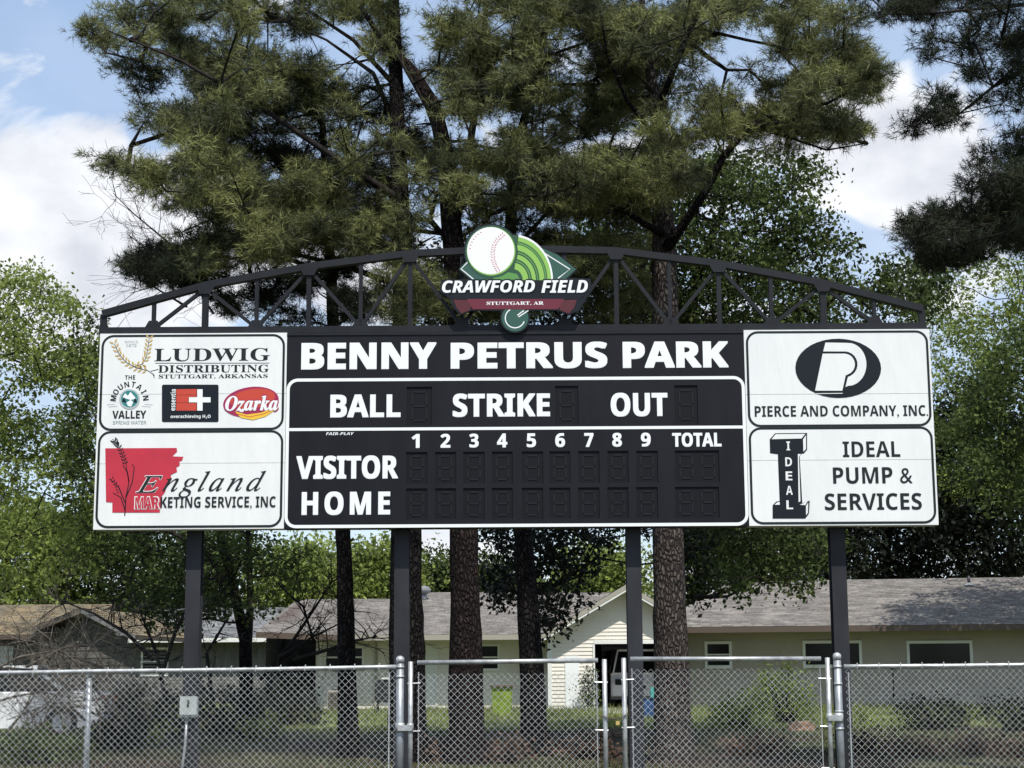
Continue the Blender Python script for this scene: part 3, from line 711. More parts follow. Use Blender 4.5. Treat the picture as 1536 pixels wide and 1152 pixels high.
# ------------------------------------------------------------------ chain-link fence and gates
FY = 17.7
def Fp(px, py): p = U(px, py, FY); return p
def chainlink(x0, x1, z0, z1, barbs=True):
    """interlocking zigzag wires; z1 follows linearly from z1[0] to z1[1]"""
    p = .0716; h = p / 2; n = int((x1 - x0) / h) ; V = []; Fc = []
    rw = .0025
    for i in range(n + 1):
        x = x0 + i * h
        t_ = i / max(n, 1); zt_ = z1[0] + (z1[1] - z1[0]) * t_
        k = int((zt_ - z0) / h) + (2 if barbs else 0); zz = z0 - .01
        side = 1 if i % 2 else 0
        pts = []
        for j in range(k + 1):
            s_ = 1 if (j + i) % 2 else -1
            pts.append((x + s_ * h / 2 * 1.0, FY + (.0022 if (j % 2) else -.0022), min(zz + j * h, zt_ + (.03 if barbs else 0))))
        n0 = len(V)
        for q in pts:
            for (dx, dy) in ((-rw, 0), (0, -rw), (rw, 0), (0, rw)): V.append((q[0] + dx, q[1] + dy, q[2]))
        for j in range(len(pts) - 1):
            for c in range(4): a0 = n0 + j * 4; Fc.append((a0 + c, a0 + (c + 1) % 4, a0 + 4 + (c + 1) % 4, a0 + 4 + c))
    return np.array(V), np.array(Fc)
def mesh_panel(x0, x1, z0, z1, parent, barbs=True):
    V, Fc = chainlink(x0, x1, z0, z1, barbs)
    return npmesh('wire_mesh', V, Fc, 4, M['wire'], parent, 'stuff')
def sagline(a, c, n, sag):
    return [a.lerp(c, i / n) + Vector((0, 0, -sag * math.sin(math.pi * i / n) + random.uniform(-.001, .001))) for i in range(n + 1)]
def domepost(px, top, rad, parent, name='fence_post', m='galv_dull', base=-.1):
    t_ = Fp(px, top); y = FY + .03
    mb = MB().tube([(t_.x, y, base), (t_.x, y, t_.z - .05)], rad, 14); o_ = mb.build(name, M[m], parent, True)
    mb = MB().tube([(t_.x, y, t_.z - .075), (t_.x, y, t_.z - .03), (t_.x, y, t_.z - .022), (t_.x, y, t_.z - .008), (t_.x, y, t_.z)], [rad * 1.12, rad * 1.12, rad, rad * .7, rad * .2], 14)
    mb.build('post_cap', M['galv'], o_, True)
    return t_
def bands(x, zs_, rad, y, parent):
    for z_ in zs_: MB().tube([(x, y, z_ - .012), (x, y, z_ + .012)], rad * 1.14, 12).build('brace_band', M['galv'], parent, True)
# left run
fl = thing('chain_link_fence', 'grey chain-link fence run left of the gates, in front of the brush pile', 'fence', (Fp(300, 1000).x, FY, 0))
a_, m_, c_ = Fp(-170, 1011), Fp(133, 1007), Fp(594, 1000.2)
lowz = lambda a0, b0: (a0.z - .01, b0.z - .01)
MB().tube(sagline(a_, m_, 8, .004) + sagline(m_, c_, 14, .006)[1:], .0235, 10).build('top_rail', M['galv'], fl, True)
mesh_panel(a_.x, m_.x, 0, lowz(a_, m_), fl); mesh_panel(m_.x, c_.x, 0, lowz(m_, c_), fl)
MB().tube([(m_.x, FY + .035, -.1), (m_.x, FY + .035, m_.z - .03)], .032, 12).build('fence_post', M['galv_dull'], fl, True)
MB().tube([(m_.x, FY + .035, m_.z - .06), (m_.x, FY + .03, m_.z - .02), (m_.x, FY, m_.z + .028)], [.038, .034, .01], 12).build('loop_cap', M['galv'], fl, True)
p_ = domepost(600, 983.5, .041, fl)
bands(p_.x, [p_.z - .12, p_.z - .22, p_.z - .72, p_.z - .76], .041, FY + .03, fl)
MB().box(p_.x - .12, FY - .015, 0.03, p_.x - .105, FY - .009, c_.z - .06).build('tension_bar', M['galv'], fl)
# right run
fr = thing('chain_link_fence', 'grey chain-link fence run at the far right, right of the tall capped gate post', 'fence', (Fp(1400, 1000).x, FY, 0))
a_, c_ = Fp(1266, 999.5), Fp(1720, 994)
MB().tube(sagline(a_, c_, 16, .008), .0225, 10).build('top_rail', M['galv'], fr, True)
mesh_panel(a_.x + .03, c_.x, 0, lowz(a_, c_), fr)
p_ = domepost(1256, 978.5, .041, fr)
bands(p_.x, [p_.z - .15, p_.z - .33, p_.z - .62, p_.z - .8], .041, FY + .03, fr)
MB().box(a_.x + .035, FY - .015, 0.03, a_.x + .048, FY - .009, a_.z - .06).build('tension_bar', M['galv'], fr)
MB().tube([(c_.x - .9, FY + .035, -.1), (c_.x - .9, FY + .035, c_.z - .03)], .032, 12).build('fence_post', M['galv_dull'], fr, True)
for i in range(14):      # wire ties over the rail
    q = a_.lerp(c_, (i + .6) / 14); MB().tube([q + Vector((-.004, -.03, -.03)), q + Vector((0, -.03, .02)), q + Vector((.003, 0, .034)), q + Vector((.004, .03, 0))], .003, 4).build('wire_tie', M['wire'], fr)
for i in range(18):
    q = Fp(-60 + i * 37, 1010.4 - i * .62 ); MB().tube([q + Vector((-.004, -.03, -.03)), q + Vector((0, -.03, .02)), q + Vector((.003, 0, .034)), q + Vector((.004, .03, 0))], .003, 4).build('wire_tie', M['wire'], fl)
def gate(label, px0, px1, py0, py1, flip):
    g_ = thing('gate', label, 'gate', (Fp((px0 + px1) / 2, 1000).x, FY, 0), 'two leaves of the double gate')
    a0, c0 = Fp(px0, py0), Fp(px1, py1); zb_ = .09
    r_ = .024
    path = [Vector((a0.x, FY, zb_)), Vector((a0.x, FY, a0.z - .06)), Vector((a0.x + .02, FY, a0.z - .015)), Vector((a0.x + .07, FY, a0.z))]
    path2 = [Vector((c0.x - .07, FY, c0.z)), Vector((c0.x - .02, FY, c0.z - .015)), Vector((c0.x, FY, c0.z - .06)), Vector((c0.x, FY, zb_))]
    MB().tube([path[3], path2[0]], r_, 12).build('top_rail', M['galv'], g_, True)
    MB().tube([Vector((a0.x, FY, zb_)), Vector((a0.x, FY, a0.z + .012))], r_ * 1.05, 12).build('stile', M['galv'], g_, True)
    MB().tube([Vector((c0.x, FY, zb_)), Vector((c0.x, FY, c0.z + .012))], r_ * 1.05, 12).build('stile', M['galv'], g_, True)
    MB().tube([Vector((a0.x, FY, zb_)), Vector((c0.x, FY, zb_))], r_, 12).build('bottom_rail', M['galv'], g_, True)
    for (x_, s_) in ((a0.x, 1), (c0.x, -1)):
        xb_ = x_ + s_ * .085
        MB().tube([(xb_, FY - .004, zb_ + .05), (xb_, FY - .004, a0.z - .1)], .006, 6).build('tension_bar', M['galv'], g_)
        for z_ in (a0.z - .22, a0.z - .72, a0.z - 1.15):
            MB().tube([(x_ - s_ * .03, FY - .002, z_), (xb_ + s_ * .02, FY - .006, z_ + .004)], .009, 6).build('tension_band', M['galv'], g_)
    mesh_panel(a0.x + .09, c0.x - .08, zb_ + .02, (a0.z - .09, c0.z - .09), g_, False)
    xh = a0.x if flip else c0.x
    return g_, a0, c0
g1, ga, gc = gate('left leaf of the double gate, beside the post in front of the second trunk', 616, 906.5, 994, 990.5, True)
g2, gb, gd = gate('right leaf of the double gate, between the chain and the capped post on the right', 935.5, 1241, 988.5, 988, False)
for (g_, xp, xs_, z_) in ((g1, Fp(600, 1000).x, ga.x, ga.z - .68), (g2, Fp(1256, 1000).x, gd.x, gd.z - .62)):
    MB().box(min(xp, xs_) - .02, FY - .045, z_ - .03, max(xp, xs_) + .02, FY - .028, z_ + .03).build('hinge', M['galv'], g_)
    MB().tube([(xs_, FY - .005, z_ - .045), (xs_, FY - .005, z_ + .045)], .034, 12).build('hinge_band', M['galv'], g_, True)
    MB().tube([(xp, FY + .03, z_ - .05), (xp, FY + .03, z_ + .05)], .049, 12).build('hinge_band', M['galv'], g_, True)
# chain between leaves
chn = thing('lock_chain', 'rusty dark chain with padlock looped between the two gate leaves', 'chain', Fp(921, 1078))
c0, c1 = Fp(903, 1074), Fp(940, 1072)
for i in range(15):
    t_ = i / 14; p = c0.lerp(c1, t_) + Vector((0, -.035, -.035 * math.sin(math.pi * t_)))
    tilt = i % 2
    pts = []
    for k in range(9):
        a = 2 * math.pi * k / 8; pts.append(p + Vector((.017 * math.cos(a), (.009 * math.sin(a) if tilt else 0), (0 if tilt else .009 * math.sin(a)))))
    MB().tube(pts, .0032, 5, False).build('link', M['fascia'], chn)
p = c0.lerp(c1, .62) + Vector((0, -.045, -.075))
MB().box(p.x - .02, p.y - .01, p.z - .025, p.x + .02, p.y + .01, p.z + .015).build('padlock', M['gold'], chn)

# ------------------------------------------------------------------ houses
def roofpatch(name, e0, e1, r1, r0, m, parent, row=.15, tab=.32, thick=.012):
    """shingled roof plane: eave e0-e1, ridge r0-r1; overlapping tabs with stepped courses"""
    e0, e1, r1, r0 = map(Vector, (e0, e1, r1, r0)); nrm = (e1 - e0).cross(r0 - e0).normalized()
    if nrm.z < 0: nrm = -nrm
    L_ = ((r0 - e0).length + (r1 - e1).length) / 2; n = max(2, int(L_ / row)); V, Fc = [], []
    hx = (e1 - e0).normalized()
    for i in range(n):
        t0, t1 = i / n, min(1, (i + 1.08) / n); a0, b0 = e0.lerp(r0, t0), e1.lerp(r1, t0); a1, b1 = e0.lerp(r0, t1), e1.lerp(r1, t1)
        w = (b0 - a0).length; k = max(1, int(w / tab)); off = (i % 2) * .5 + random.uniform(-.15, .15)
        cuts = [0.0] + [min(.999, max(.001, (j + off) / k)) for j in range(1 if off < .2 else 0, k) if 0.002 < (j + off) / k < .998] + [1.0]
        for u0, u1 in zip(cuts, cuts[1:]):
            if u1 - u0 < .002: continue
            g_ = min(.006 / w, (u1 - u0) * .1); th = thick * random.uniform(.6, 1.3)
            p0, p1 = a0.lerp(b0, u0 + g_), a0.lerp(b0, u1 - g_); q0, q1 = a1.lerp(b1, u0 + g_), a1.lerp(b1, u1 - g_)
            s = len(V); V += [p0 + nrm * th, p1 + nrm * th, q1 + nrm * .001, q0 + nrm * .001, p0 - nrm * .002, p1 - nrm * .002]
            Fc += [(s, s + 1, s + 2, s + 3), (s + 4, s + 5, s + 1, s)]
    me = bpy.data.meshes.new(name); me.from_pydata([tuple(v) for v in V], [], Fc); me.materials.append(m)
    o_ = link(name, me, parent, 'stuff')
    return o_
def slab(name, e0, e1, r1, r0, m, parent, th=.12):
    pts = [Vector(p) for p in (e0, e1, r1, r0)]
    return MB().prism([p + Vector((0, 0, -.006)) for p in pts], (0, 0, -th)).build(name, m, parent)
def siding(name, p0, p1, z0, ztop, m, parent, holes=(), lap=.115, proud=.024, backing=True):
    """lapped boards on the vertical plane p0-p1; ztop is a height or f(u); holes (u0,u1,z0,z1) in metres along the wall"""
    p0, p1 = Vector(p0), Vector(p1); d = (p1 - p0); d.z = 0; Lw = d.length; d.normalize(); nrm = Vector((d.y, -d.x, 0))
    f = ztop if callable(ztop) else (lambda u: ztop)
    zmax = max(f(Lw * i / 40) for i in range(41)); mb = MB(); z = z0
    while z < zmax:
        z2_ = z + lap; lo, hi = None, None
        us = [Lw * i / 200 for i in range(201)]; ok = [u for u in us if f(u) >= z2_ - lap * .3]
        if ok:
            iv = [(ok[0], ok[-1])]
            for (h0, h1, g0, g1) in holes:
                if g0 < z2_ - .01 and g1 > z + .01: iv = [s for (a, b_) in iv for s in ((a, min(b_, h0)), (max(a, h1), b_)) if s[1] - s[0] > .02]
            zt2 = min(z2_, zmax)
            for (a, b_) in iv:
                A, Bq = p0 + d * a, p0 + d * b_
                mb.poly([(A + nrm * proud).to_tuple()[:2] + (z,), (Bq + nrm * proud).to_tuple()[:2] + (z,), (Bq + nrm * .002).to_tuple()[:2] + (zt2,), (A + nrm * .002).to_tuple()[:2] + (zt2,)])
                mb.poly([(A + nrm * .002).to_tuple()[:2] + (z,), (Bq + nrm * .002).to_tuple()[:2] + (z,), (Bq + nrm * proud).to_tuple()[:2] + (z,), (A + nrm * proud).to_tuple()[:2] + (z,)])
        z = z2_
    return mb.build(name, m, parent)
def onwall(p0, p1):
    p0, p1 = Vector(p0), Vector(p1); d = (p1 - p0); d.z = 0; d.normalize(); nrm = Vector((d.y, -d.x, 0))
    def f(u, z, out=0.0): q = p0 + d * u + nrm * out; return Vector((q.x, q.y, z))
    return f
def wbox(f, u0, u1, z0, z1, o0, o1, name, m, parent):
    pts = [f(u0, z0, o0), f(u1, z0, o0), f(u1, z1, o0), f(u0, z1, o0)]; q = f(0, 0, o1) - f(0, 0, o0)
    return MB().prism(pts, q).build(name, m, parent)
def window(f, u0, u1, z0, z1, parent, m='trim_white', rail=True, fw=.07, panes=1):
    mb = MB()
    def bb(a, b_, c, d_, o0=.0, o1=.045): 
        pts = [f(a, c, o0), f(b_, c, o0), f(b_, d_, o0), f(a, d_, o0)]; mb.prism(pts, f(0, 0, o1) - f(0, 0, o0))
    bb(u0, u1, z0 - .02, z0 + fw, 0, .06); bb(u0, u1, z1 - fw, z1); bb(u0, u0 + fw, z0 + fw, z1 - fw, 0, .043); bb(u1 - fw, u1, z0 + fw, z1 - fw, 0, .043)
    if rail: zm_ = (z0 + z1) / 2; bb(u0 + fw, u1 - fw, zm_ - .025, zm_ + .025, 0, .035)
    w_ = mb.build('window', M[m], parent)
    for k in range(panes):
        for (a, b_) in (((z0 + fw, (z0 + z1) / 2 - .025), ((z0 + z1) / 2 + .025, z1 - fw)) if rail else ((z0 + fw, z1 - fw),)):
            MB().poly([f(u0 + fw, a, .012), f(u1 - fw, a, .012), f(u1 - fw, b_, .012), f(u0 + fw, b_, .012)]).build('pane', M['glass'], w_)
    return w_
def backwall(pts, m, parent, th=.1):   # thin solid wall behind the siding: list of (x,y,z), extruded back
    return MB().prism(pts, (0, th, 0)).build('wall', m, parent)

# --- right house
hb = thing('house', 'long low tan-sided house with taupe shingle roof behind the fence on the right', 'house', (12, 52, 0))
w0 = UG(1029, 52.2); w1 = UG(1760, 49.2); f = onwall(w0, w1); Lw = (w1 - w0).length
def upx(px, py=980):   # distance along the wall for an image column
    best = 0; 
    for i in range(2001):
        u = Lw * i / 2000; q = f(u, 2.0); 
        if q.x / q.y >= (U(px, py, 10).x / 10): return u
    return Lw
def zpx(px, py, u): q = f(u, 0); return U(px, py, q.y).z
ze = 2.42
holes = []
for (x0, x1, y0, y1) in ((1057, 1098, 962, 1002), (1204, 1293, 961, 1001), (1360, 1459, 961, 1001)):
    u0, u1 = upx(x0), upx(x1); holes.append((u0, u1, zpx((x0 + x1) / 2, y1, u0), zpx((x0 + x1) / 2, y0, u0)))
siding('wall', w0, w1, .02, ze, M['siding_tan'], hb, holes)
q0, q1 = f(0, 0, -.02), f(Lw, 0, -.02)
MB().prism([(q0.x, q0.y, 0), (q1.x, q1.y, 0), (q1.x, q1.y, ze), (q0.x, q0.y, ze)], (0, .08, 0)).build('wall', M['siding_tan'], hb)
for i, h_ in enumerate(holes): window(f, *h_, hb, 'trim_white', rail=(i == 0), fw=.085)
wbox(f, -.02, .09, 0, ze, .0, .03, 'corner_trim', M['trim_tan'], hb)
wbox(f, holes[1][1] - .62, holes[1][1] - .5, holes[1][2], holes[1][3], .0, .05, 'mullion', M['trim_white'], hb)
eL, eR = f(-.95, 2.47, 1.25), f(Lw + 1, 2.47, 1.25)
dq = (f(0, 0, -1) - f(0, 0, 0)) * 4.2
rzB = U(1080, 873, (f(upx(1080), 0, -4.2)).y).z
rL = f(upx(1080) + .1, rzB, -3.9); rR = f(Lw + 1, rzB, -3.9)
roofpatch('shingles', eL, eR, rR, rL, M['shingle'], hb); slab('roof', eL, eR, rR, rL, M['fascia'], hb, .1)
bL = f(-.95, 2.5, -8.2); bR = f(Lw + 1, 2.5, -8.2)
roofpatch('shingles', bL, eL, rL, rL + Vector((.02, 0, 0)), M['shingle'], hb)
slab('roof', bL, eL, rL, rL, M['fascia'], hb, .1)
slab('roof', bR, bL, rL, rR, M['shingle'], hb, .1)
wbox(f, -.95, Lw + 1, 2.29, 2.46, 1.255, 1.275, 'fascia', M['fascia'], hb)
MB().prism([f(-.9, 2.38, 0), f(Lw, 2.38, 0), f(Lw, 2.38, 1.25), f(-.9, 2.38, 1.25)], (0, 0, .02)).build('soffit', M['trim_tan'], hb)
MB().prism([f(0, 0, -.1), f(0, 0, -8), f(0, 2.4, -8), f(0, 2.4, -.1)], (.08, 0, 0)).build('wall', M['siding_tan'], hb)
t_ = .80; q = eL.lerp(eR, .6); pv = f(upx(1468), 0, -3.0); zv = 2.5 + (rzB - 2.5) * (3.95 / 4.85)
MB().tube([(pv.x, pv.y, zv), (pv.x, pv.y, zv + .32)], .05, 10).build('vent_pipe', M['black_plastic'], hb, True)
MB().tube([(pv.x, pv.y, zv), (pv.x, pv.y, zv + .05), (pv.x, pv.y, zv + .1)], [.2, .14, .06], 12).build('vent_flashing', M['galv'], hb, True)
q = f(upx(1338), zpx(1338, 1003, upx(1338)), .03); MB().tube([q, q + Vector((.01, 0, -.5)), q + Vector((-.02, 0, -.9)), q + Vector((-.3, -.1, -1.25))], .02, 6).build('cable', M['black_plastic'], hb)
wbox(f, upx(1334), upx(1344), q.z - .02, q.z + .12, .0, .1, 'utility_box', M['black_plastic'], hb)

# --- middle house with front-facing gable
ha = thing('house', 'cream-sided house with sunlit front gable and open carport, seen between the pine trunks', 'house', (0, 52, 0))
GY = 49.9
gx0, gx1 = UG(823, GY).x, UG(1012, GY).x; gcx = UG(941, GY).x; gzE = 2.22; gzA = U(941, 884, GY).z
gf = lambda u: gzE + (gzA - gzE) * (1 - abs(u - (gcx - gx0)) / (gcx - gx0))
op0, op1 = UG(893, GY).x - gx0, (gx1 - gx0) - .25
dz = U(893, 966, GY).z
siding('gable_wall', (gx0, GY, 0), (gx1, GY, 0), .03, gf, M['siding_white'], ha, [(op0, op1, 0, dz + .02)])
g0 = onwall((gx0, GY, 0), (gx1, GY, 0))
MB().prism([(gx0, GY + .03, dz), (gx1, GY + .03, dz), (gx1, GY + .03, gf(gx1 - gx0) - .03), (gcx, GY + .03, gzA - .03), (gx0, GY + .03, gzE)], (0, .08, 0)).build('wall', M['siding_white'], ha)
MB().box(gx0, GY + .03, 0, gx0 + op0, GY + .11, dz).build('wall', M['siding_white'], ha)
wbox(g0, op0 - .02, op1 + .3, dz, dz + .10, .0, .06, 'header_trim', M['trim_white'], ha)
wbox(g0, op0 - .06, op0, 0, dz, .0, .05, 'door_trim', M['trim_white'], ha)
wbox(g0, -.02, .1, 0, gzE, .0, .045, 'corner_trim', M['trim_white'], ha)
d0, d1 = UG(848, GY).x - gx0, UG(869, GY).x - gx0
wbox(g0, d0, d1, .06, U(858, 995, GY).z + .22, .0, .05, 'side_door', M['white_paint'], ha)
# side wall of the gable wing and carport interior
MB().box(gx0, GY + .11, 0, gx0 + .08, GY + 1.5, gzE + .1).build('wall', M['siding_white'], ha)
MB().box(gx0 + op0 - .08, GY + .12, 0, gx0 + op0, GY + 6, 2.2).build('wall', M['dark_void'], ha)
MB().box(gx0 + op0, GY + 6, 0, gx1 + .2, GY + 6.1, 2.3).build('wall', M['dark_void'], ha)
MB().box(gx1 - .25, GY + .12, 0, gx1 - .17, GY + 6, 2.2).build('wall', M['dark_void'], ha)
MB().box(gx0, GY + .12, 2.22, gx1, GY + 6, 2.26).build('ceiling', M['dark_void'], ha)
gw = onwall((0, GY + 5.95, 0), (1, GY + 5.95, 0)); xw = UG(925, GY + 5.95).x
window(gw, xw - .5, xw + .5, 1.3, 2.05, ha)
oh = .5; ex = .28; sl = (gzA - gzE) / (gcx - gx0)
ap0 = Vector((gcx, GY - oh, gzA + .14)); ap1 = Vector((gcx, GY + 7, gzA + .14))
for s_ in (-1, 1):
    hw_ = (gcx - gx0 + ex) if s_ < 0 else (gx1 - gcx + ex); ex_ = gcx + s_ * hw_; ez_ = gzA - sl * hw_ + .14; e_0 = Vector((ex_, GY - oh, ez_)); e_1 = Vector((ex_, GY + 7, ez_))
    roofpatch('shingles', e_0, e_1, ap1, ap0, M['shingle'], ha); slab('roof', e_0, e_1, ap1, ap0, M['trim_tan'], ha, .07)
    MB().prism([e_0 + Vector((0, -.003, -.01)), ap0 + Vector((0, -.003, -.01)), ap0 + Vector((0, -.003, -.15)), e_0 + Vector((0, -.003, -.15))], (0, -.03, 0)).build('rake_board', M['trim_tan'], ha)
    MB().prism([e_0 + Vector((0, -.003, -.155)), ap0 + Vector((0, -.003, -.155)), ap0 + Vector((0, -.003, -.215)), e_0 + Vector((0, -.003, -.215))], (0, -.02, 0)).build('rake_board', M['trim_white'], ha)
# main wing: deep eave, recessed wall
MY = 51.6; mx0, mx1 = UG(478, MY).x, gx0
f = onwall((mx0, MY, 0), (mx1, MY, 0)); Lm = mx1 - mx0
uu = lambda px: UG(px, MY).x - mx0
zz = lambda px, py: U(px, py, MY).z
mh = [(uu(486), uu(546), zz(516, 1003), zz(516, 969)), (uu(715), uu(750), zz(733, 1006), zz(733, 966)), (uu(634), uu(656), .0, zz(645, 968))]
siding('wall', (mx0, MY, 0), (mx1, MY, 0), .03, 2.3, M['siding_white'], ha, mh)
MB().box(mx0, MY + .03, 0, mx1, MY + .1, 2.35).build('wall', M['siding_white'], ha)
window(f, *mh[0], ha); window(f, *mh[1], ha)
wbox(f, (mh[0][0] + mh[0][1]) / 2 - .05, (mh[0][0] + mh[0][1]) / 2 + .05, mh[0][2], mh[0][3], .0, .05, 'mullion', M['trim_white'], ha)
dr = wbox(f, mh[2][0] + .06, mh[2][1] - .06, .03, mh[2][3] - .06, .0, .02, 'door', M['trim_white'], ha)
for (a, b_) in ((mh[2][0], mh[2][0] + .06), (mh[2][1] - .06, mh[2][1])): wbox(f, a, b_, .0, mh[2][3] - .061, .0, .05, 'door_trim', M['trim_white'], ha)
wbox(f, mh[2][0], mh[2][1], mh[2][3] - .06, mh[2][3], .0, .05, 'door_trim', M['trim_white'], ha)
wbox(f, uu(562), uu(566), .0, 2.3, .01, .08, 'downspout', M['trim_tan'], ha)
wbox(f, uu(584), uu(588), .0, 2.3, .0, .06, 'corner_trim', M['trim_white'], ha)
wbox(f, -.02, .1, 0, 2.3, .0, .05, 'corner_trim', M['trim_white'], ha)
ey = MY - 1.15
def ridge(px, py, Y): return U(px, py, Y)
e0 = U(520, 957, ey); zE = 2.28
x_l, x_m, x_r = UG(505, ey).x, UG(612, ey).x, gx0 + .1
rA, rB = U(462, 899, 55.2), U(612, 898, 55.2); rz = (rA.z + rB.z) / 2
P0, P1 = (x_l, ey, zE), (x_m, ey, zE); Q1, Q0 = (rB.x, 55.2, rz), (rA.x, 55.2, rz)
roofpatch('shingles', P0, P1, Q1, Q0, M['shingle'], ha); slab('roof', P0, P1, Q1, Q0, M['fascia'], ha)
rC, rD = U(612, 889, 55.6), U(941, 879, 55.6); rz2 = gzA + .12
P0, P1 = (x_m, ey, zE), (x_r, ey, zE); Q1, Q0 = (gcx, 55.6, rz2), (rC.x, 55.6, (rC.z + rz2) / 2 + .03)
roofpatch('shingles', P0, P1, Q1, Q0, M['shingle'], ha); slab('roof', P0, P1, Q1, Q0, M['fascia'], ha)
roofpatch('shingles', (x_r, ey, zE), (gx0 + .9, ey, zE), (gcx, 55.6, rz2), (gcx - .01, 55.6, rz2), M['shingle'], ha)
# left wing over the open dark carport
cl0, cl1 = UG(382, 49.2).x, UG(505, ey).x
e1_, e2_ = Vector((cl0, 49.2, U(384, 948, 49.2).z)), Vector((cl1, ey, zE))
roofpatch('shingles', e1_, e2_, (rA.x, 55.2, rz), (U(440, 904, 54.5).x, 54.5, U(440, 904, 54.5).z), M['shingle'], ha); slab('roof', e1_, e2_, (rA.x, 55.2, rz), (U(440, 904, 54.5).x, 54.5, U(440, 904, 54.5).z), M['fascia'], ha)
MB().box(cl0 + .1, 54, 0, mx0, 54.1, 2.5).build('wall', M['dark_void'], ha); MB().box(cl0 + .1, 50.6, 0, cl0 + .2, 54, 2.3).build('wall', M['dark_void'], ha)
MB().box(mx0 - .1, MY, 0, mx0, 54, 2.4).build('wall', M['siding_white'], ha)
MB().box(x_l, ey - .03, zE - .17, x_r, ey - .005, zE - .008).build('fascia', M['trim_tan'], ha)
MB().box(x_l, ey, zE - .17, x_r, MY, zE - .14).build('soffit', M['trim_tan'], ha)
MB().prism([e1_ + Vector((0, -.02, -.01)), e2_ + Vector((0, -.02, -.01)), e2_ + Vector((0, -.02, -.17)), e1_ + Vector((0, -.02, -.17))], (0, .02, 0)).build('fascia', M['fascia'], ha)
# turbine roof vent
q = U(636, 890, 54.6)
MB().tube([(q.x, 54.6, q.z - .25), (q.x, 54.6, q.z - .02)], .09, 12).build('roof_vent_neck', M['galv_dull'], ha, True)
tv = MB().tube([(q.x, 54.6, q.z - .02), (q.x, 54.6, q.z + .05), (q.x, 54.6, q.z + .14), (q.x, 54.6, q.z + .22), (q.x, 54.6, q.z + .25)], [.12, .2, .21, .14, .03], 16).build('roof_vent', M['shingle_grey'], ha, True)
for k in range(12):
    a = 2 * math.pi * k / 12; MB().tube([(q.x + .17 * math.cos(a), 54.6 + .17 * math.sin(a), q.z + .0), (q.x + .225 * math.cos(a + .15), 54.6 + .225 * math.sin(a + .15), q.z + .1), (q.x + .15 * math.cos(a + .3), 54.6 + .15 * math.sin(a + .3), q.z + .215)], .008, 4).build('vent_fin', M['galv_dull'], tv)

# --- left old house
hc = thing('house', 'weathered grey house with mossy brown gable roof behind the bare branches on the left', 'house', (UG(80, 45).x, 45, 0))
HY = 45.0
ax, az = U(122, 911, HY - .4).x, U(122, 911, HY - .4).z
lx, lz = U(48, 941, HY - .4).x, U(48, 941, HY - .4).z; rx_, rz_ = U(203, 953, HY - .4).x, U(203, 953, HY - .4).z
hx0, hx1 = lx + .15, rx_ - .2
sL, sR = (az - lz) / (ax - lx), (az - rz_) / (rx_ - ax)
wf = lambda u: min(az - .2 - sL * max(0, ax - (hx0 + u)), az - .2 - sR * max(0, (hx0 + u) - ax))
siding('wall', (hx0, HY, 0), (hx1, HY, 0), .03, wf, M['siding_old'], hc, lap=.2)
MB().prism([(hx0, HY + .03, 0), (hx1, HY + .03, 0), (hx1, HY + .03, rz_ - .3), (ax, HY + .03, az - .25), (hx0, HY + .03, lz - .35)], (0, .1, 0)).build('wall', M['siding_old'], hc)
for (exx, ezz) in ((lx, lz), (rx_, rz_)):
    E0, E1, A0, A1 = Vector((exx, HY - .4, ezz)), Vector((exx, HY + 8, ezz)), Vector((ax, HY - .4, az)), Vector((ax, HY + 8, az))
    roofpatch('shingles', E0, E1, A1, A0, M['shingle_old'], hc); slab('roof', E0, E1, A1, A0, M['fascia'], hc)
    MB().prism([E0 + Vector((0, -.01, -.01)), A0 + Vector((0, -.01, -.01)), A0 + Vector((0, -.01, -.16)), E0 + Vector((0, -.01, -.16))], (0, -.03, 0)).build('rake_board', M['dead_wood'] if exx < ax else M['shingle_grey'], hc)
# wing to the left with ridge parallel to the fence
xw0 = UG(-260, HY).x
zr = U(60, 907, HY + 3.4).z; zl = U(20, 952, HY - .2).z
roofpatch('shingles', (xw0, HY - .2, zl), (lx + .5, HY - .2, zl), (ax, HY + 3.4, zr), (xw0, HY + 3.4, zr), M['shingle_old'], hc)
slab('roof', (xw0, HY - .2, zl), (lx + .5, HY - .2, zl), (ax, HY + 3.4, zr), (xw0, HY + 3.4, zr), M['fascia'], hc)
siding('wall', (xw0, HY + .4, 0), (hx0, HY + .4, 0), .03, zl - .1, M['siding_old'], hc, lap=.2)
MB().box(xw0, HY + .43, 0, hx0, HY + .5, zl).build('wall', M['siding_old'], hc)
x9 = UG(11, HY).x
MB().box(UG(-80, HY).x, HY + .34, 0, x9, HY + .385, zl - .3).build('garage_door', M['trim_white'], hc)
for px in (48, 70, 90, 150): 
    x_ = UG(px, HY).x; MB().box(x_ - .04, HY - .05, 0, x_ + .04, HY - .015, 1.8).build('batten', M['dead_wood'], hc)

# --- grey-roofed house behind
hd = thing('house', 'far grey-roofed house half hidden by dark tree stems, right of the gabled grey house', 'house', (UG(240, 62).x, 62, 0))
x0, x1 = UG(150, 60).x, UG(420, 60).x; zE_, zR_ = U(240, 957, 59.5).z, U(240, 912, 63.5).z
roofpatch('shingles', (x0, 59.5, zE_), (x1, 59.5, zE_), (x1, 63.5, zR_), (x0, 63.5, zR_), M['shingle_grey'], hd); slab('roof', (x0, 59.5, zE_), (x1, 59.5, zE_), (x1, 63.5, zR_), (x0, 63.5, zR_), M['trim_tan'], hd)
siding('wall', (x0, 60.2, 0), (x1, 60.2, 0), .03, zE_ - .05, M['siding_old'], hd); MB().box(x0, 60.22, 0, x1, 60.3, zE_ - .05).build('wall', M['siding_old'], hd)
MB().box(x0, 59.46, zE_ - .16, x1, 59.49, zE_ - .01).build('fascia', M['trim_white'], hd)
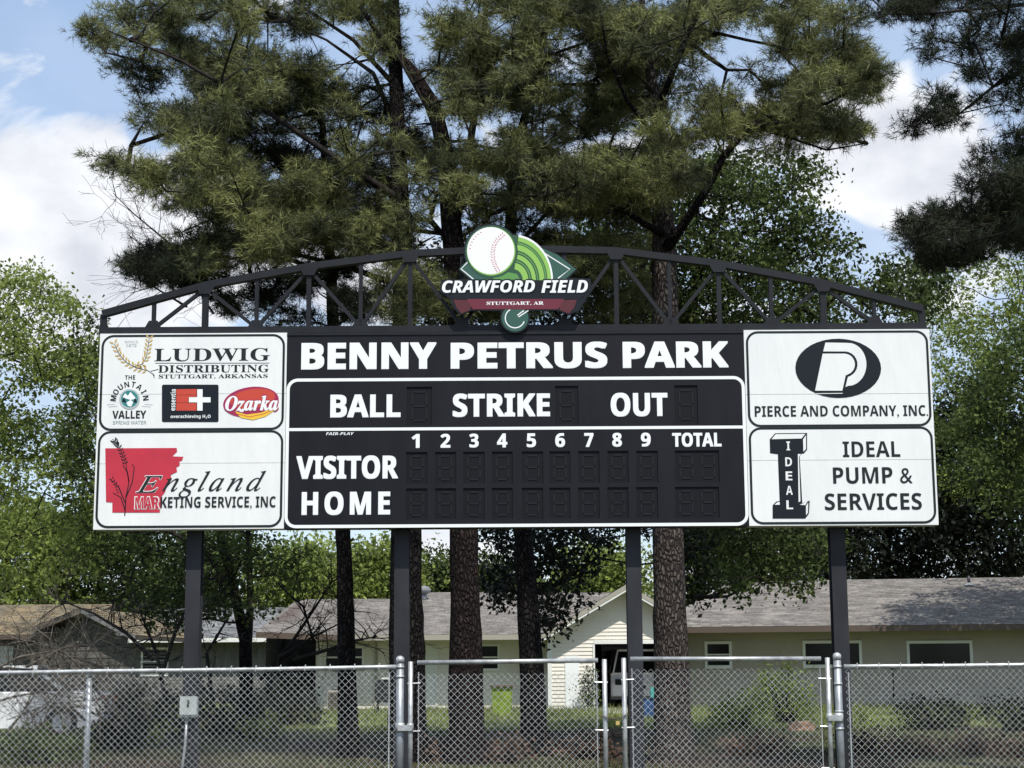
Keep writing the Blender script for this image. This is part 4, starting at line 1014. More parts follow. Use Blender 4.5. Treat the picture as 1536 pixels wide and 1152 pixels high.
f9 = onwall((x0, 60.2, 0), (x1, 60.2, 0)); window(f9, 1.4, 2.4, 1.0, 2.0, hd)

# ------------------------------------------------------------------ cars
def car(label, loc, ang, L_=4.6, Wd=1.8, H=1.46, suv=False):
    c = thing('car', label, 'car', loc); xf = Matrix.Translation(loc) @ Matrix.Rotation(ang, 4, 'Z')
    hb_ = .95 if not suv else 1.05
    prof = [(-L_/2, .35), (-L_/2 - .02, .62), (-L_/2 + .06, .78 if not suv else .95), (-L_/2 + .95, hb_ - .04), (-L_/2 + 1.15, hb_), (L_/2 - .75 if not suv else L_/2 - .05, hb_), (L_/2 - .08, hb_ - .05), (L_/2, .7), (L_/2 - .02, .35), (L_/2 - .45, .22), (-L_/2 + .4, .22)]
    mb = MB(); hw = Wd / 2; n = len(prof)
    for (y, s, dz_) in ((-hw, .985, .03), (-hw + .07, 1, 0), (hw - .07, 1, 0), (hw, .985, .03)):
        for (x_, z_) in prof: mb.v.append((x_ * s, y, z_ - (dz_ if z_ > .8 else 0)))
    for k in range(3):
        for i in range(n): j = (i + 1) % n; mb.f.append((k * n + i, k * n + j, (k + 1) * n + j, (k + 1) * n + i))
    mb.f.append(tuple(range(n))); mb.f.append(tuple(range(3 * n, 4 * n))[::-1])
    mb.build('body', M['car_white'], c, xf=xf)
    if suv: cab = [(-L_/2 + 1.15, hb_), (-L_/2 + 1.85, H), (L_/2 - .25, H), (L_/2 - .06, hb_)]
    else: cab = [(-L_/2 + 1.2, hb_), (-L_/2 + 1.95, H - .03), (-.1, H), (L_/2 - 1.45, H - .05), (L_/2 - .8, hb_)]
    mb = MB(); n = len(cab)
    for (y, tum) in ((-1, 1), (1, 1)):
        for (x_, z_) in cab: mb.v.append((x_, y * (hw - .08 - (.17 if z_ > hb_ + .1 else 0)), z_))
    for i in range(n): j = (i + 1) % n; mb.f.append((i, j, n + j, n + i))
    mb.f.append(tuple(range(n))); mb.f.append(tuple(range(n, 2 * n))[::-1])
    mb.build('glasshouse', M['glass'], c, xf=xf)
    mb = MB(); rf = [(x_, z_) for (x_, z_) in cab if z_ > hb_ + .1]
    mb.box(rf[0][0] - .03, -hw + .26, H - .05, rf[-1][0] + .03, hw - .26, H + .015)
    for s_ in (-1, 1):
        y0, y1 = s_ * (hw - .075), s_ * (hw - .245)
        for (i, j) in ((0, 1), (n - 1, n - 2)): mb.bar((cab[i][0], y0, hb_ - .02), (cab[j][0], y1, cab[j][1] - .01), .07, .05)
        mb.bar((0.05, y0, hb_ - .02), (0.0, y1, H - .02), .08, .05)
    mb.build('roof', M['car_white'], c, xf=xf)
    for sx in (-1, 1):
        for s_ in (-1, 1):
            x_ = sx * (L_ / 2 - .85)
            wv = MB().tube([(x_, s_ * (hw - .2), .32), (x_, s_ * (hw + .005), .32)], .32, 20).build('wheel', M['rubber'], c, xf=xf)
            MB().tube([(x_, s_ * (hw + .004), .32), (x_, s_ * (hw + .012), .32)], .2, 14).build('rim', M['galv'], wv, xf=xf)
    for s_ in (-1, 1):
        MB().box(-L_/2 - .03, s_ * (hw - .45) - .17, .60, -L_/2 + .05, s_ * (hw - .45) + .17, .72).build('headlight', M['glass'], c, xf=xf)
        MB().box(L_/2 - .06, s_ * (hw - .28) - .15, .68, L_/2 + .03, s_ * (hw - .28) + .15, .86).build('tail_light', M['glass' if suv else 'red_lens'], c, xf=xf)
    MB().box(L_/2 - .02, -.18, .55, L_/2 + .015, .18, .66).build('number_plate', M['black_plastic'], c, xf=xf)
    MB().box(-L_/2 - .035, -hw + .1, .36, -L_/2 + .04, hw - .1, .46).build('bumper', M['black_plastic'], c, xf=xf)
    return c
car('white sedan parked behind the bare branches at the far left', Vector((UG(-8, 34.5).x, 34.8, 0)), R(6))
car('white sport utility vehicle parked inside the dark open carport', Vector((UG(953, 53.4).x, 53.6, .04)), R(-90), suv=True, H=1.75)

# ------------------------------------------------------------------ yard objects
tb = thing('trash_bin', 'lime green wheeled trash bin standing in the grass between two trunks', 'trash bin', UG(753, 45))
q = UG(753, 45); s_ = 45 / F
mb = MB(); a, c = 13 * s_, 16 * s_; h_ = .80
mb.v = [(q.x - a, 45 - .2, .03), (q.x + a, 45 - .2, .03), (q.x + a, 45 + .22, .03), (q.x - a, 45 + .22, .03), (q.x - c, 45 - .27, h_), (q.x + c, 45 - .27, h_), (q.x + c, 45 + .27, h_), (q.x - c, 45 + .27, h_)]
mb.f = [(0, 3, 2, 1), (4, 5, 6, 7), (0, 1, 5, 4), (1, 2, 6, 5), (2, 3, 7, 6), (3, 0, 4, 7)]
mb.build('bin_body', M['bin_green'], tb)
MB().box(q.x - c - .04, 45 - .33, h_, q.x + c + .12, 45 + .3, h_ + .05).build('lid', M['fascia'], tb)
for k in (-1, 1): MB().tube([(q.x + k * a * .9, 45 + .28, .09), (q.x + k * a * .9 + .04, 45 + .28, .09)], .09, 12).build('wheel', M['rubber'], tb)
MB().tube([(q.x - c, 45 + .33, h_ - .02), (q.x + c, 45 + .33, h_ - .02)], .015, 6).build('handle', M['bin_green'], tb)
gr = thing('barbecue_grill', 'black covered barbecue grill with pale shelf beside the cream house wall', 'grill', UG(578, 49))
q = UG(578, 49)
MB().prism([(q.x - .28, 48.8, .3), (q.x + .28, 48.8, .3), (q.x + .3, 48.8, .75), (q.x + .2, 48.8, .95), (q.x - .2, 48.8, .95), (q.x - .3, 48.8, .75)], (0, .45, 0)).build('hood', M['black_plastic'], gr)
for (i, j) in ((-1, 0), (1, 0), (-1, 1), (1, 1)): MB().box(q.x + i * .22 - .02, 48.85 + j * .33, 0, q.x + i * .22 + .02, 48.9 + j * .33, .3).build('leg', M['black_plastic'], gr)
MB().box(q.x - .1, 48.76, .97, q.x + .45, 49.1, 1.01).build('shelf', M['trim_white'], gr)
ac = thing('air_conditioner', 'grey outdoor air conditioner unit under the double window of the cream house', 'air conditioner', UG(510, 50.6))
q = UG(510, 50.6)
MB().box(q.x - .35, 50.4, .05, q.x + .3, 50.95, .62).build('cabinet', M['trim_tan'], ac)
for k in range(9): MB().box(q.x - .33, 50.38, .1 + k * .055, q.x + .28, 50.398, .125 + k * .055).build('louver', M['fascia'], ac)
MB().tube([(q.x - .02, 50.67, .62), (q.x - .02, 50.67, .66)], .22, 16).build('fan_guard', M['black_plastic'], ac)
cl_ = thing('cooler_stack', 'blue and teal plastic tubs stacked beside the carport, right of the second-right post', 'storage tubs', UG(974, 44))
q = UG(974, 44)
MB().box(q.x - .28, 43.8, 0, q.x + .1, 44.2, .5).build('blue_tub', M['blue_plastic'], cl_)
MB().box(q.x + .02, 43.75, .52, q.x + .25, 44.1, .78).build('teal_tub', M['teal_plastic'], cl_)
MB().box(q.x - .3, 43.78, .5, q.x + .3, 44.22, .52).build('lid', M['black_plastic'], cl_)
MB().box(q.x + .12, 43.8, 0, q.x + .28, 44.2, .5).build('blue_tub', M['black_plastic'], cl_)
bk = thing('landscape_stone', 'orange-tan flat stone lying by the vine-covered shrub on the right', 'stone', UG(1200, 35))
q = UG(1198, 36)
MB().prism([(q.x - .28, 35.8, 0), (q.x + .26, 35.75, 0), (q.x + .3, 35.8, .12), (q.x + .18, 35.82, .2), (q.x - .2, 35.8, .17)], (0, .3, 0)).build('stone_block', mat('clay_stone', (.2, .125, .08), .9, var=.4), bk)

# ------------------------------------------------------------------ trees
def inpoly(x, y, poly):
    c = False; j = len(poly) - 1
    for i in range(len(poly)):
        xi, yi = poly[i]; xj, yj = poly[j]
        if (yi > y) != (yj > y) and x < (xj - xi) * (y - yi) / (yj - yi) + xi: c = not c
        j = i
    return c
GAPS = [(520, 75, 45, 32), (445, 60, 40, 15), (572, 115, 13, 26), (330, 262, 28, 11), (415, 268, 32, 11), (268, 330, 42, 18), (345, 372, 24, 11), (640, 165, 9, 14), (700, 205, 22, 18), (652, 332, 17, 28),
        (440, 400, 30, 12), (520, 318, 36, 10), (860, 62, 16, 26), (832, 112, 14, 18), (855, 155, 16, 12), (1104, 76, 44, 24), (1072, 98, 24, 22), (1088, 236, 24, 24), (215, 215, 40, 14), (1030, 235, 20, 16), (940, 215, 26, 14), (560, 205, 26, 12),
        (1240, 40, 20, 10), (1340, 60, 60, 40), (745, 345, 20, 12), (1180, 250, 40, 14), (745, 100, 12, 16), (905, 345, 26, 12), (470, 200, 20, 10), (300, 170, 18, 8)]
GAPS = [(x, y, a * .95, b * .95) for (x, y, a, b) in GAPS]
def okpix(x, y, poly, holes, m):
    if not inpoly(x, y, poly): return False
    if m and not (inpoly(x - m, y, poly) and inpoly(x + m, y, poly)): return False
    return not any((x - hx) ** 2 / hr ** 2 + (y - hy) ** 2 / hv ** 2 < 1 for (hx, hy, hr, hv) in holes)
def pixof(p):
    v = RM.transposed() @ Vector((p[0], p[1], p[2] - CAMZ)); return 768 + F * v.x / -v.z, 576 - F * v.y / -v.z
def trunk_mesh(pts, rad, name, m, parent, n=16, rough=.06):
    mb = MB(); P, Rr = [], []
    for i in range(len(pts) - 1):
        k = max(1, int((pts[i + 1] - pts[i]).length / .25))
        for j in range(k): P.append(pts[i].lerp(pts[i + 1], j / k)); Rr.append(rad[i] + (rad[i + 1] - rad[i]) * j / k)
    P.append(pts[-1]); Rr.append(rad[-1])
    mb.tube(P, Rr, n, True)
    ph = [random.uniform(0, 6) for _ in range(n)]
    for i in range(len(P)):
        for k in range(n):
            q = Vector(mb.v[i * n + k]); c = P[i]; mb.v[i * n + k] = tuple(c + (q - c) * (1 + rough * (math.sin(ph[k] + i * .9) * .6 + random.uniform(-.7, .7))))
    return mb.build(name, m, parent, True)
def grow(start, puffs, step=.38, sag=.12, straight=.3):
    """branch skeleton: every foliage puff is joined to the nearest part of the tree built so far"""
    pos = [np.array(p) for p in start]; par = [-1] + list(range(len(start) - 1)); cost = [0.0] * len(start); wt_ = [0] * len(start)
    chains = []; A = np.array(pos); C = np.array(cost)
    order = sorted(range(len(puffs)), key=lambda i: min(np.linalg.norm(A[::2] - puffs[i], axis=1)))
    for i in order:
        p = puffs[i]; dv = A - p; d = np.linalg.norm(dv, axis=1)
        up = np.clip(A[:, 2] - p[2], 0, None)                 # a branch seldom drops far from its fork
        k = int(np.argmin(d + straight * C + up * .9)); a = A[k]; L_ = d[k]; n = max(1, int(L_ / step))
        mid = (a + p) / 2 + np.array([0, 0, -sag * L_]) + rng.normal(0, .09 * L_, 3)
        ids = [k]; last = k; newp = []
        for j in range(1, n + 1):
            t_ = j / n; q = (1 - t_) ** 2 * a + 2 * t_ * (1 - t_) * mid + t_ * t_ * p + (rng.normal(0, .02, 3) if j < n else 0)
            pos.append(q); par.append(last); cost.append(cost[k] + L_ * t_); wt_.append(0); last = len(pos) - 1; ids.append(last); newp.append(q)
        A = np.vstack([A] + [x[None] for x in newp]); C = np.array(cost)
        w = last
        while w >= 0: wt_[w] += 1; w = par[w]
        chains.append(ids)
    return pos, wt_, chains
def needles_mesh(c, d, nn, L0, L1, w):
    """tufts at c pointing along d; nn thin needles each"""
    m_ = len(c); cc = np.repeat(c, nn, 0); dd = np.repeat(d, nn, 0)
    v = dd * .5 + rng.normal(0, .5, (m_ * nn, 3)); v /= np.linalg.norm(v, axis=1)[:, None]
    L_ = rng.uniform(L0, L1, (m_ * nn, 1)); base = cc - dd * rng.uniform(0, .11, (m_ * nn, 1))
    pr = np.cross(v, rng.normal(0, 1, (m_ * nn, 3))); pr /= np.linalg.norm(pr, axis=1)[:, None]
    tip = base + v * L_ + np.array([0, 0, -.012])
    V = np.stack([base - pr * w / 2, base + pr * w / 2, tip], 1).reshape(-1, 3)
    return V, np.arange(len(V)).reshape(-1, 3)
def leaves_mesh(c, size, n_up=.5):
    m_ = len(c); v = rng.normal(0, 1, (m_, 3)); v[:, 2] -= .35; v /= np.linalg.norm(v, axis=1)[:, None]
    nz = rng.normal(0, 1, (m_, 3)); nz[:, 2] += n_up * 2; s = np.cross(v, nz); s /= np.linalg.norm(s, axis=1)[:, None]
    L_ = size * rng.uniform(.45, 1.5, (m_, 1)); nn = np.cross(s, v)
    V = np.stack([c, c + v * L_ * .5 + s * L_ * .32 + nn * L_ * .07, c + v * L_, c + v * L_ * .5 - s * L_ * .32 + nn * L_ * .07], 1).reshape(-1, 4, 3)
    V = V.reshape(-1, 3); i = np.arange(m_)[:, None] * 4
    return V, np.concatenate([i + [[0, 1, 2]], i + [[0, 2, 3]]], 0)
def tree(name, label, trunk, regions, n, Y0, depth, kind, leafm, barkm, group=None, limbs=(), holes=(), puff=(.5, .3), per=40, size=.1, tips=None, nn=15, thick=1.0, sag=.1, twigs=True, needle=(.09, .185, .0094)):
    """trunk: [(px, py, width px)] from ground up at depth Y0; regions: [(poly, weight)] the crown fills; depth: half depth of the crown"""
    base = UG(trunk[0][0], Y0); root = thing(name, label, 'tree', base, group)
    pts = [Vector((base.x, Y0, -.1))] + [U(x, y, Y0 + dy) for (x, y, w, dy) in trunk[1:]]
    rad = [t_[2] / 2 * Y0 / F for t_ in trunk]
    rad[0] *= 1.12
    trunk_mesh(pts, rad, 'trunk', M[barkm], root)
    flare = [base + Vector((0, 0, z_)) for z_ in (-.1, .05, .18, .4)]; MB().tube([Vector((p_.x, p_.y, p_.z)) for p_ in flare], [rad[0] * k_ for k_ in (1.35, 1.25, 1.1, 1.0)], 14, False).build('root_flare', M[barkm], root, True)
    if kind == 'pine':
        mb = MB()
        for _ in range(16):
            k_ = random.randint(1, len(pts) - 2) if len(pts) > 2 else 0; t_ = random.random(); p_ = pts[k_].lerp(pts[k_ + 1], t_); r_ = rad[k_] + (rad[k_ + 1] - rad[k_]) * t_; a_ = random.uniform(0, 6.28)
            d_ = Vector((math.cos(a_), math.sin(a_), random.uniform(-.1, .5))); L__ = random.choice((.06, .1, .25, .5, .7))
            mb.tube([p_ + d_ * r_ * .7, p_ + d_ * (r_ + L__ * .5), p_ + d_ * (r_ + L__) + Vector((0, 0, -.05 * L__))], [.03, .02, .008], 6)
        mb.build('broken_stubs', M['branch'], root, False, 'stuff')
    start = []
    for i in range(len(pts) - 1):
        k = max(1, int((pts[i + 1] - pts[i]).length / .4))
        for j in range(k): start.append(tuple(pts[i].lerp(pts[i + 1], j / k)))
    start.append(tuple(pts[-1])); start = [s for s in start if s[2] > pts[-1].z * .12]
    if not start: start = [tuple(pts[-1])]
    lm = []
    for lb in limbs:    # hand-placed limbs: [(px, py, dY, width px)]
        lp = [U(x, y, Y0 + dy) for (x, y, dy, w) in lb]; lr = [w / 2 * Y0 / F for (x, y, dy, w) in lb]
        trunk_mesh(lp, lr, 'limb', M['branch' if barkm != 'bark' else 'bark_dark'], root, 9, .04)
        for a, b_ in zip(lp, lp[1:]):
            k = max(1, int((b_ - a).length / .35))
            for j in range(1, k + 1): lm.append(tuple(a.lerp(b_, j / k)))
    puffs = []; tries = 0; mg = 6 if kind == 'pine' else 0; hl = list(holes) + (GAPS if kind == 'pine' else [])
    tot = sum(w for _, w in regions)
    for poly, w in regions:
        want = int(n * w / tot); xs_ = [p[0] for p in poly]; ys_ = [p[1] for p in poly]; got = 0; tries = 0
        while got < want and tries < want * 60:
            tries += 1; x, y = random.uniform(min(xs_), max(xs_)), random.uniform(min(ys_), max(ys_))
            if not okpix(x, y, poly, hl, mg): continue
            Yq = Y0 + (.25 if kind == 'pine' else 0) + max(-1.6, min(1.6, random.gauss(0, .62))) * depth
            q = U(x, y, Yq)
            if q.z < .6: continue
            p = np.array(q)
            if puffs and min(((a - p) ** 2).sum() for a in puffs[-60:]) < (puff[0] * .8) ** 2 and random.random() < .85: continue
            if kind == 'pine':          # a bough: a flat spray of neighbouring puffs
                for _ in range(random.choice((2, 3, 4))):
                    e = p + np.array([random.gauss(0, .5), random.gauss(0, .5), random.gauss(0, .1)])
                    if not okpix(*pixof(e), poly, hl, 6): continue
                    puffs.append(e); got += 1
            puffs.append(p); got += 1
    pos, wts, chains = grow(start + lm, puffs, sag=-sag if False else sag)
    rt = .0065 * thick; mb = MB(); mbt = MB()
    for ids in chains:
        r_ = [rt * (max(wts[i], 1) ** .5) + .002 for i in ids]; r_[0] = min(r_[0], r_[1] * 1.3)
        mb.tube([pos[i] for i in ids], r_, 5, False)
    mb.build('branches', M['branch'], root, True, 'stuff')
    P = np.array(puffs); m_ = len(P)
    c = np.repeat(P, per, 0); off = rng.normal(0, 1, (m_ * per, 3)); off /= np.linalg.norm(off, axis=1)[:, None]
    off *= rng.uniform(.35, 1.0, (m_ * per, 1)) ** .6 * np.array([puff[0], puff[0], puff[1]]) * np.repeat(rng.uniform(.65, 1.25, (m_, 1)), per, 0)
    off *= np.where(rng.random((m_ * per, 1)) < .16, rng.uniform(1.1, 1.75, (m_ * per, 1)), 1.0)
    tp = c + off
    if kind == 'pine':
        d = off / np.linalg.norm(off, axis=1)[:, None] + np.array([0, 0, .45]) + rng.normal(0, .25, off.shape); d /= np.linalg.norm(d, axis=1)[:, None]
        V, Fc = needles_mesh(tp, d, nn, *needle)
        npmesh('crown', V, Fc, 3, M[leafm], root, 'stuff')
        a = c + off * .12; b_ = tp; 
    else:
        lp = np.repeat(tp, 5, 0) + rng.normal(0, .085 * size / .1, (len(tp) * 5, 3))
        V, Fc = leaves_mesh(lp, size); npmesh('crown', V, Fc, 3, M[leafm], root, 'stuff')
        a = c; b_ = tp
    if twigs:
        s_ = slice(None, None, 2 if kind == 'pine' else 4); a, b_ = a[s_], b_[s_]
        m2 = a + (b_ - a) * .55 + rng.normal(0, .03, a.shape); w = .0042 * thick
        V = []; 
        for q, ww in ((a, w * 1.6), (b_, w * .6)):
            for k in range(3): t_ = 2 * math.pi * k / 3; V.append(q + np.array([math.cos(t_), math.sin(t_) * .7, math.sin(t_) * .7]) * ww)
        V = np.stack(V, 1).reshape(-1, 3); i = np.arange(len(a))[:, None] * 6; Fc = []
        for lv in (0,):
            for k in range(3): Fc.append(i + [[lv + k, lv + (k + 1) % 3, lv + 3 + (k + 1) % 3, lv + 3 + k]])
        npmesh('twigs', V, np.concatenate(Fc, 0), 4, M['branch'], root, 'stuff')
    return root

GP = 'tall pines standing behind the scoreboard'
# leftmost slim pine
tree('pine_tree', 'slim dark pine trunk left of the second scoreboard post, lower boughs behind the arch', [(524, 1100, 28), (517, 850, 23, 0), (505, 600, 21, .1), (497, 420, 17, .1), (490, 300, 13, .1), (480, 120, 8, .1)],
     [([(190, 385), (230, 350), (330, 350), (420, 340), (480, 380), (590, 350), (600, 470), (480, 485), (330, 480), (300, 425), (200, 440)], 1.2), ([(330, 250), (600, 240), (620, 350), (360, 350)], .6), ([(250, 60), (600, 10), (640, 240), (360, 250)], .9), ([(190, 385), (300, 370), (300, 420), (200, 440)], .3)], 290, 27.2, 1.6, 'pine', 'needles_shaded', 'bark_dark', GP,
     limbs=[[(497, 410, .1, 9), (420, 385, -.2, 6), (330, 388, -.4, 4), (240, 402, -.4, 2)]], per=36, puff=(.34, .18))
# big left pine
tree('pine_tree', 'thick pine trunk right behind the second scoreboard post, wide crown reaching left', [(612, 1100, 54), (609, 850, 47, 0), (607, 600, 40, 0), (606, 420, 35, 0), (598, 250, 26, 0), (594, 120, 22, 0), (590, -20, 17, 0), (600, -200, 12, 0), (610, -420, 5, 0)],
     [([(120, 25), (150, 0), (260, -20), (420, -20), (560, -30), (600, 30), (600, 200), (540, 300), (420, 290), (330, 200), (250, 190), (190, 130), (135, 75)], 1.55),
      ([(135, 235), (160, 225), (220, 240), (330, 225), (470, 270), (590, 300), (600, 370), (430, 375), (330, 345), (240, 300), (150, 265)], 1.25),
      ([(190, 150), (240, 145), (330, 200), (420, 290), (300, 250), (230, 210), (195, 170)], .25),
      ([(230, 300), (330, 345), (430, 390), (300, 400), (250, 350)], .12),
      ([(150, -10), (500, -60), (700, -60), (720, -260), (620, -440), (420, -300), (200, -140)], .7)],
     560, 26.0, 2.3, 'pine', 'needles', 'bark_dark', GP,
     limbs=[[(600, 300, 0, 14), (500, 235, -.6, 10), (390, 160, -1.0, 7), (270, 90, -1.2, 5), (160, 45, -1.2, 2)], [(604, 400, 0, 14), (500, 345, -.2, 9), (390, 325, -.3, 6), (280, 300, -.3, 4), (160, 248, -.2, 2)],
            [(605, 430, 0, 12), (520, 400, .5, 8), (440, 380, .7, 5)], [(598, 200, 0, 10), (560, 110, .3, 7), (490, 60, .5, 4), (400, 20, .8, 3)], [(594, 130, 0, 9), (530, 60, -.5, 6), (440, 0, -.8, 4)]],
     holes=[(520, 75, 40, 35), (440, 60, 32, 14), (400, 215, 36, 12), (570, 120, 16, 40), (230, 215, 26, 12), (200, 320, 30, 24), (330, 262, 22, 9), (640, 150, 16, 30)], per=38, puff=(.36, .22))
# middle pine
tree('pine_tree', 'pine with stout reddish trunk between second post and gate, crown above the emblem', [(700, 1100, 50), (697, 850, 43, 0), (690, 600, 39, 0), (681, 380, 34, 0), (668, 230, 27, .1), (652, 160, 22, .2), (618, 105, 17, .2), (575, 60, 11, .2), (540, 10, 6, .2)],
     [([(560, 215), (640, 205), (760, 190), (860, 190), (900, 230), (930, 290), (850, 345), (700, 350), (640, 330), (560, 260)], .9), ([(560, 400), (680, 380), (700, 490), (560, 490)], .3), ([(430, 320), (520, 305), (620, 310), (640, 350), (600, 385), (470, 375)], .35),
      ([(645, 20), (720, 25), (800, 60), (840, 120), (800, 170), (690, 180), (640, 120)], .75), ([(620, -20), (760, -40), (900, -40), (900, 60), (800, 60), (700, 15)], .5), ([(640, -60), (900, -80), (860, -320), (740, -420), (640, -280)], .5)],
     400, 25.6, 2.2, 'pine', 'needles', 'bark_red', GP,
     limbs=[[(681, 345, 0, 16), (700, 250, .2, 13), (715, 150, .3, 11), (728, 20, .4, 9), (735, -150, .4, 5)], [(668, 240, 0, 9), (640, 160, -.2, 7), (600, 90, -.3, 5), (560, 35, -.3, 3)], [(680, 370, 0, 7), (645, 330, .3, 10), (655, 290, .5, 5)],
            [(690, 300, 0, 9), (740, 320, -.4, 7), (790, 300, -.7, 5), (850, 270, -.9, 3)], [(672, 250, .1, 8), (600, 225, -.7, 6), (520, 240, -1.0, 4)]],
     holes=[(700, 200, 26, 22), (660, 320, 18, 26), (640, 60, 18, 30), (860, 110, 20, 30), (735, 215, 14, 12)], per=38, puff=(.36, .22))
# leaning fourth pine
tree('pine_tree', 'leaning slender pine trunk in the middle of the left gate leaf', [(803, 1100, 37), (792, 900, 31, 0), (784, 800, 27, 0), (770, 600, 24, 0), (762, 420, 21, 0), (770, 250, 16, .1), (800, 120, 11, .1), (830, 0, 8, .1), (840, -160, 4, .1)],
     [([(740, 200), (820, 165), (930, 150), (960, 230), (930, 330), (830, 345), (760, 300)], .6), ([(690, 350), (970, 345), (985, 470), (930, 490), (690, 490)], .75), ([(770, -20), (880, -40), (960, 20), (980, 120), (900, 190), (800, 150)], .7), ([(780, -40), (960, -40), (940, -200), (850, -280)], .3)],
     290, 27.4, 1.8, 'pine', 'needles', 'bark_dark', GP, limbs=[[(765, 380, 0, 8), (820, 320, .3, 6), (880, 270, .5, 3)]], holes=[(860, 110, 18, 30), (745, 240, 15, 14), (920, 200, 16, 12)], per=40, puff=(.35, .22))
# right big pine
tree('pine_tree', 'sunlit rough pine trunk behind the right gate leaf, long limb curving up to the right', [(1008, 1100, 52), (1003, 850, 46, 0), (1000, 600, 42, 0), (997, 400, 38, 0), (993, 300, 31, 0), (986, 200, 22, 0), (982, 140, 17, 0), (965, 60, 12, .1), (960, -60, 9, .1), (970, -260, 5, .1)],
     [([(900, -20), (1010, -30), (1080, 30), (1070, 90), (1000, 170), (930, 180), (890, 100)], .85), ([(860, 250), (930, 190), (1040, 170), (1060, 250), (1010, 310), (900, 340), (850, 310)], .75),
      ([(1030, 130), (1110, 95), (1190, 105), (1250, 130), (1300, 190), (1320, 225), (1270, 230), (1190, 235), (1110, 215), (1040, 200)], .75), ([(1160, 55), (1230, 40), (1290, 70), (1330, 110), (1320, 140), (1240, 150), (1170, 120)], .5),
      ([(1000, -20), (1180, -30), (1300, -20), (1310, 20), (1220, 60), (1120, 40), (1030, 20)], .45), ([(900, -40), (1300, -40), (1200, -260), (1000, -380)], .6)],
     420, 25.8, 2.2, 'pine', 'needles', 'bark', GP,
     limbs=[[(1000, 372, -.2, 18), (1030, 330, -.5, 14), (1060, 285, -.8, 12), (1085, 235, -1.0, 11), (1125, 188, -1.0, 9), (1175, 165, -1.0, 6), (1240, 155, -1.3, 5), (1300, 125, -1.2, 2)],
            [(994, 350, -.2, 13), (965, 335, -.6, 10), (940, 318, -.8, 8), (900, 300, .5, 4)], [(983, 170, -.2, 12), (1000, 130, -.6, 10), (1030, 55, -1, 9), (1060, -5, -1, 8), (1090, -100, .6, 4)],
            [(1125, 188, -.4, 6), (1180, 205, -.7, 4), (1240, 225, -.8, 3), (1300, 215, -.8, 1.5)], [(986, 210, 0, 8), (940, 150, -.5, 6), (910, 80, -.8, 4), (900, 10, -1, 3)], [(1030, 60, .4, 5), (1090, 105, .1, 6), (1050, 80, .2, 4)], [(1035, 40, .4, 5), (1120, 60, .3, 5), (1220, 80, 0, 3)]],
     holes=[(1100, 75, 38, 22), (1075, 95, 20, 20), (1085, 250, 22, 20), (1130, 40, 18, 12)], per=38, puff=(.36, .22))
# dark pine at right edge
tree('pine_tree', 'dark shaded pine leaning in from the right edge, boughs against the white cloud', [(1640, 1100, 52), (1630, 800, 46, 0), (1615, 400, 36, 0), (1605, 100, 24, 0), (1600, -200, 10, 0)],
     [([(1350, -20), (1450, -40), (1600, -40), (1600, 90), (1480, 110), (1400, 190), (1365, 185), (1400, 130), (1370, 60)], .8), ([(1355, 190), (1400, 150), (1500, 110), (1620, 90), (1620, 330), (1540, 300), (1450, 230), (1400, 200)], .5),
      ([(1360, 385), (1365, 340), (1400, 300), (1450, 260), (1560, 240), (1640, 260), (1640, 400), (1500, 380), (1420, 400)], 1.6), ([(1350, 320), (1370, 310), (1420, 330), (1400, 400), (1370, 400)], .15), ([(1240, -20), (1350, -20), (1420, 20), (1340, 30), (1260, 10)], .15), ([(1350, -40), (1750, -40), (1900, 300), (1650, 420), (1640, -300), (1450, -250)], .9)],
     340, 22.0, 1.9, 'pine', 'needles_shaded', 'bark_dark', GP,
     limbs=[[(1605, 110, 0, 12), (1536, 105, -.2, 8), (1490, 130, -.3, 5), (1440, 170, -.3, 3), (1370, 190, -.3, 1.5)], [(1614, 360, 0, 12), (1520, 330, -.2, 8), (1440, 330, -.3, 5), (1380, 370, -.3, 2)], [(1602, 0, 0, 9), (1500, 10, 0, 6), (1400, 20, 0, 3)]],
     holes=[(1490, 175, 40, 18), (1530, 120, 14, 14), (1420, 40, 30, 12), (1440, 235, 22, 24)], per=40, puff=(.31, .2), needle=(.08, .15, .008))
# extra dead lower twigs on the left pine are part of its branches; broadleaf trees
GB = 'broadleaf trees around the scoreboard'
tree('oak_tree', 'green broadleaf tree filling the arch right of the emblem, behind the sunlit pine', [(1008, 1080, 26), (1004, 800, 22, 0), (1010, 600, 20, 0), (1050, 400, 15, 0), (1090, 300, 9, 0)],
     [([(880, 300), (960, 260), (1060, 240), (1150, 235), (1240, 255), (1255, 290), (1210, 320), (1270, 345), (1285, 380), (1260, 420), (1330, 470), (1250, 500), (900, 500), (860, 420)], 1.5), ([(900, 480), (1250, 490), (1240, 800), (900, 800)], .35), ([(1045, 790), (1250, 790), (1250, 820), (1200, 850), (1215, 885), (1170, 860), (1130, 880), (1110, 890), (1060, 840)], .3),
      ([(1290, 430), (1345, 395), (1400, 380), (1400, 480), (1330, 480)], .15)],
     620, 33.5, 2.6, 'leaf', 'leaf_mid', 'bark_dark', GB, puff=(.48, .3), per=17, size=.10, holes=[(1225, 285, 40, 18), (1300, 400, 26, 26), (1075, 850, 22, 30)])
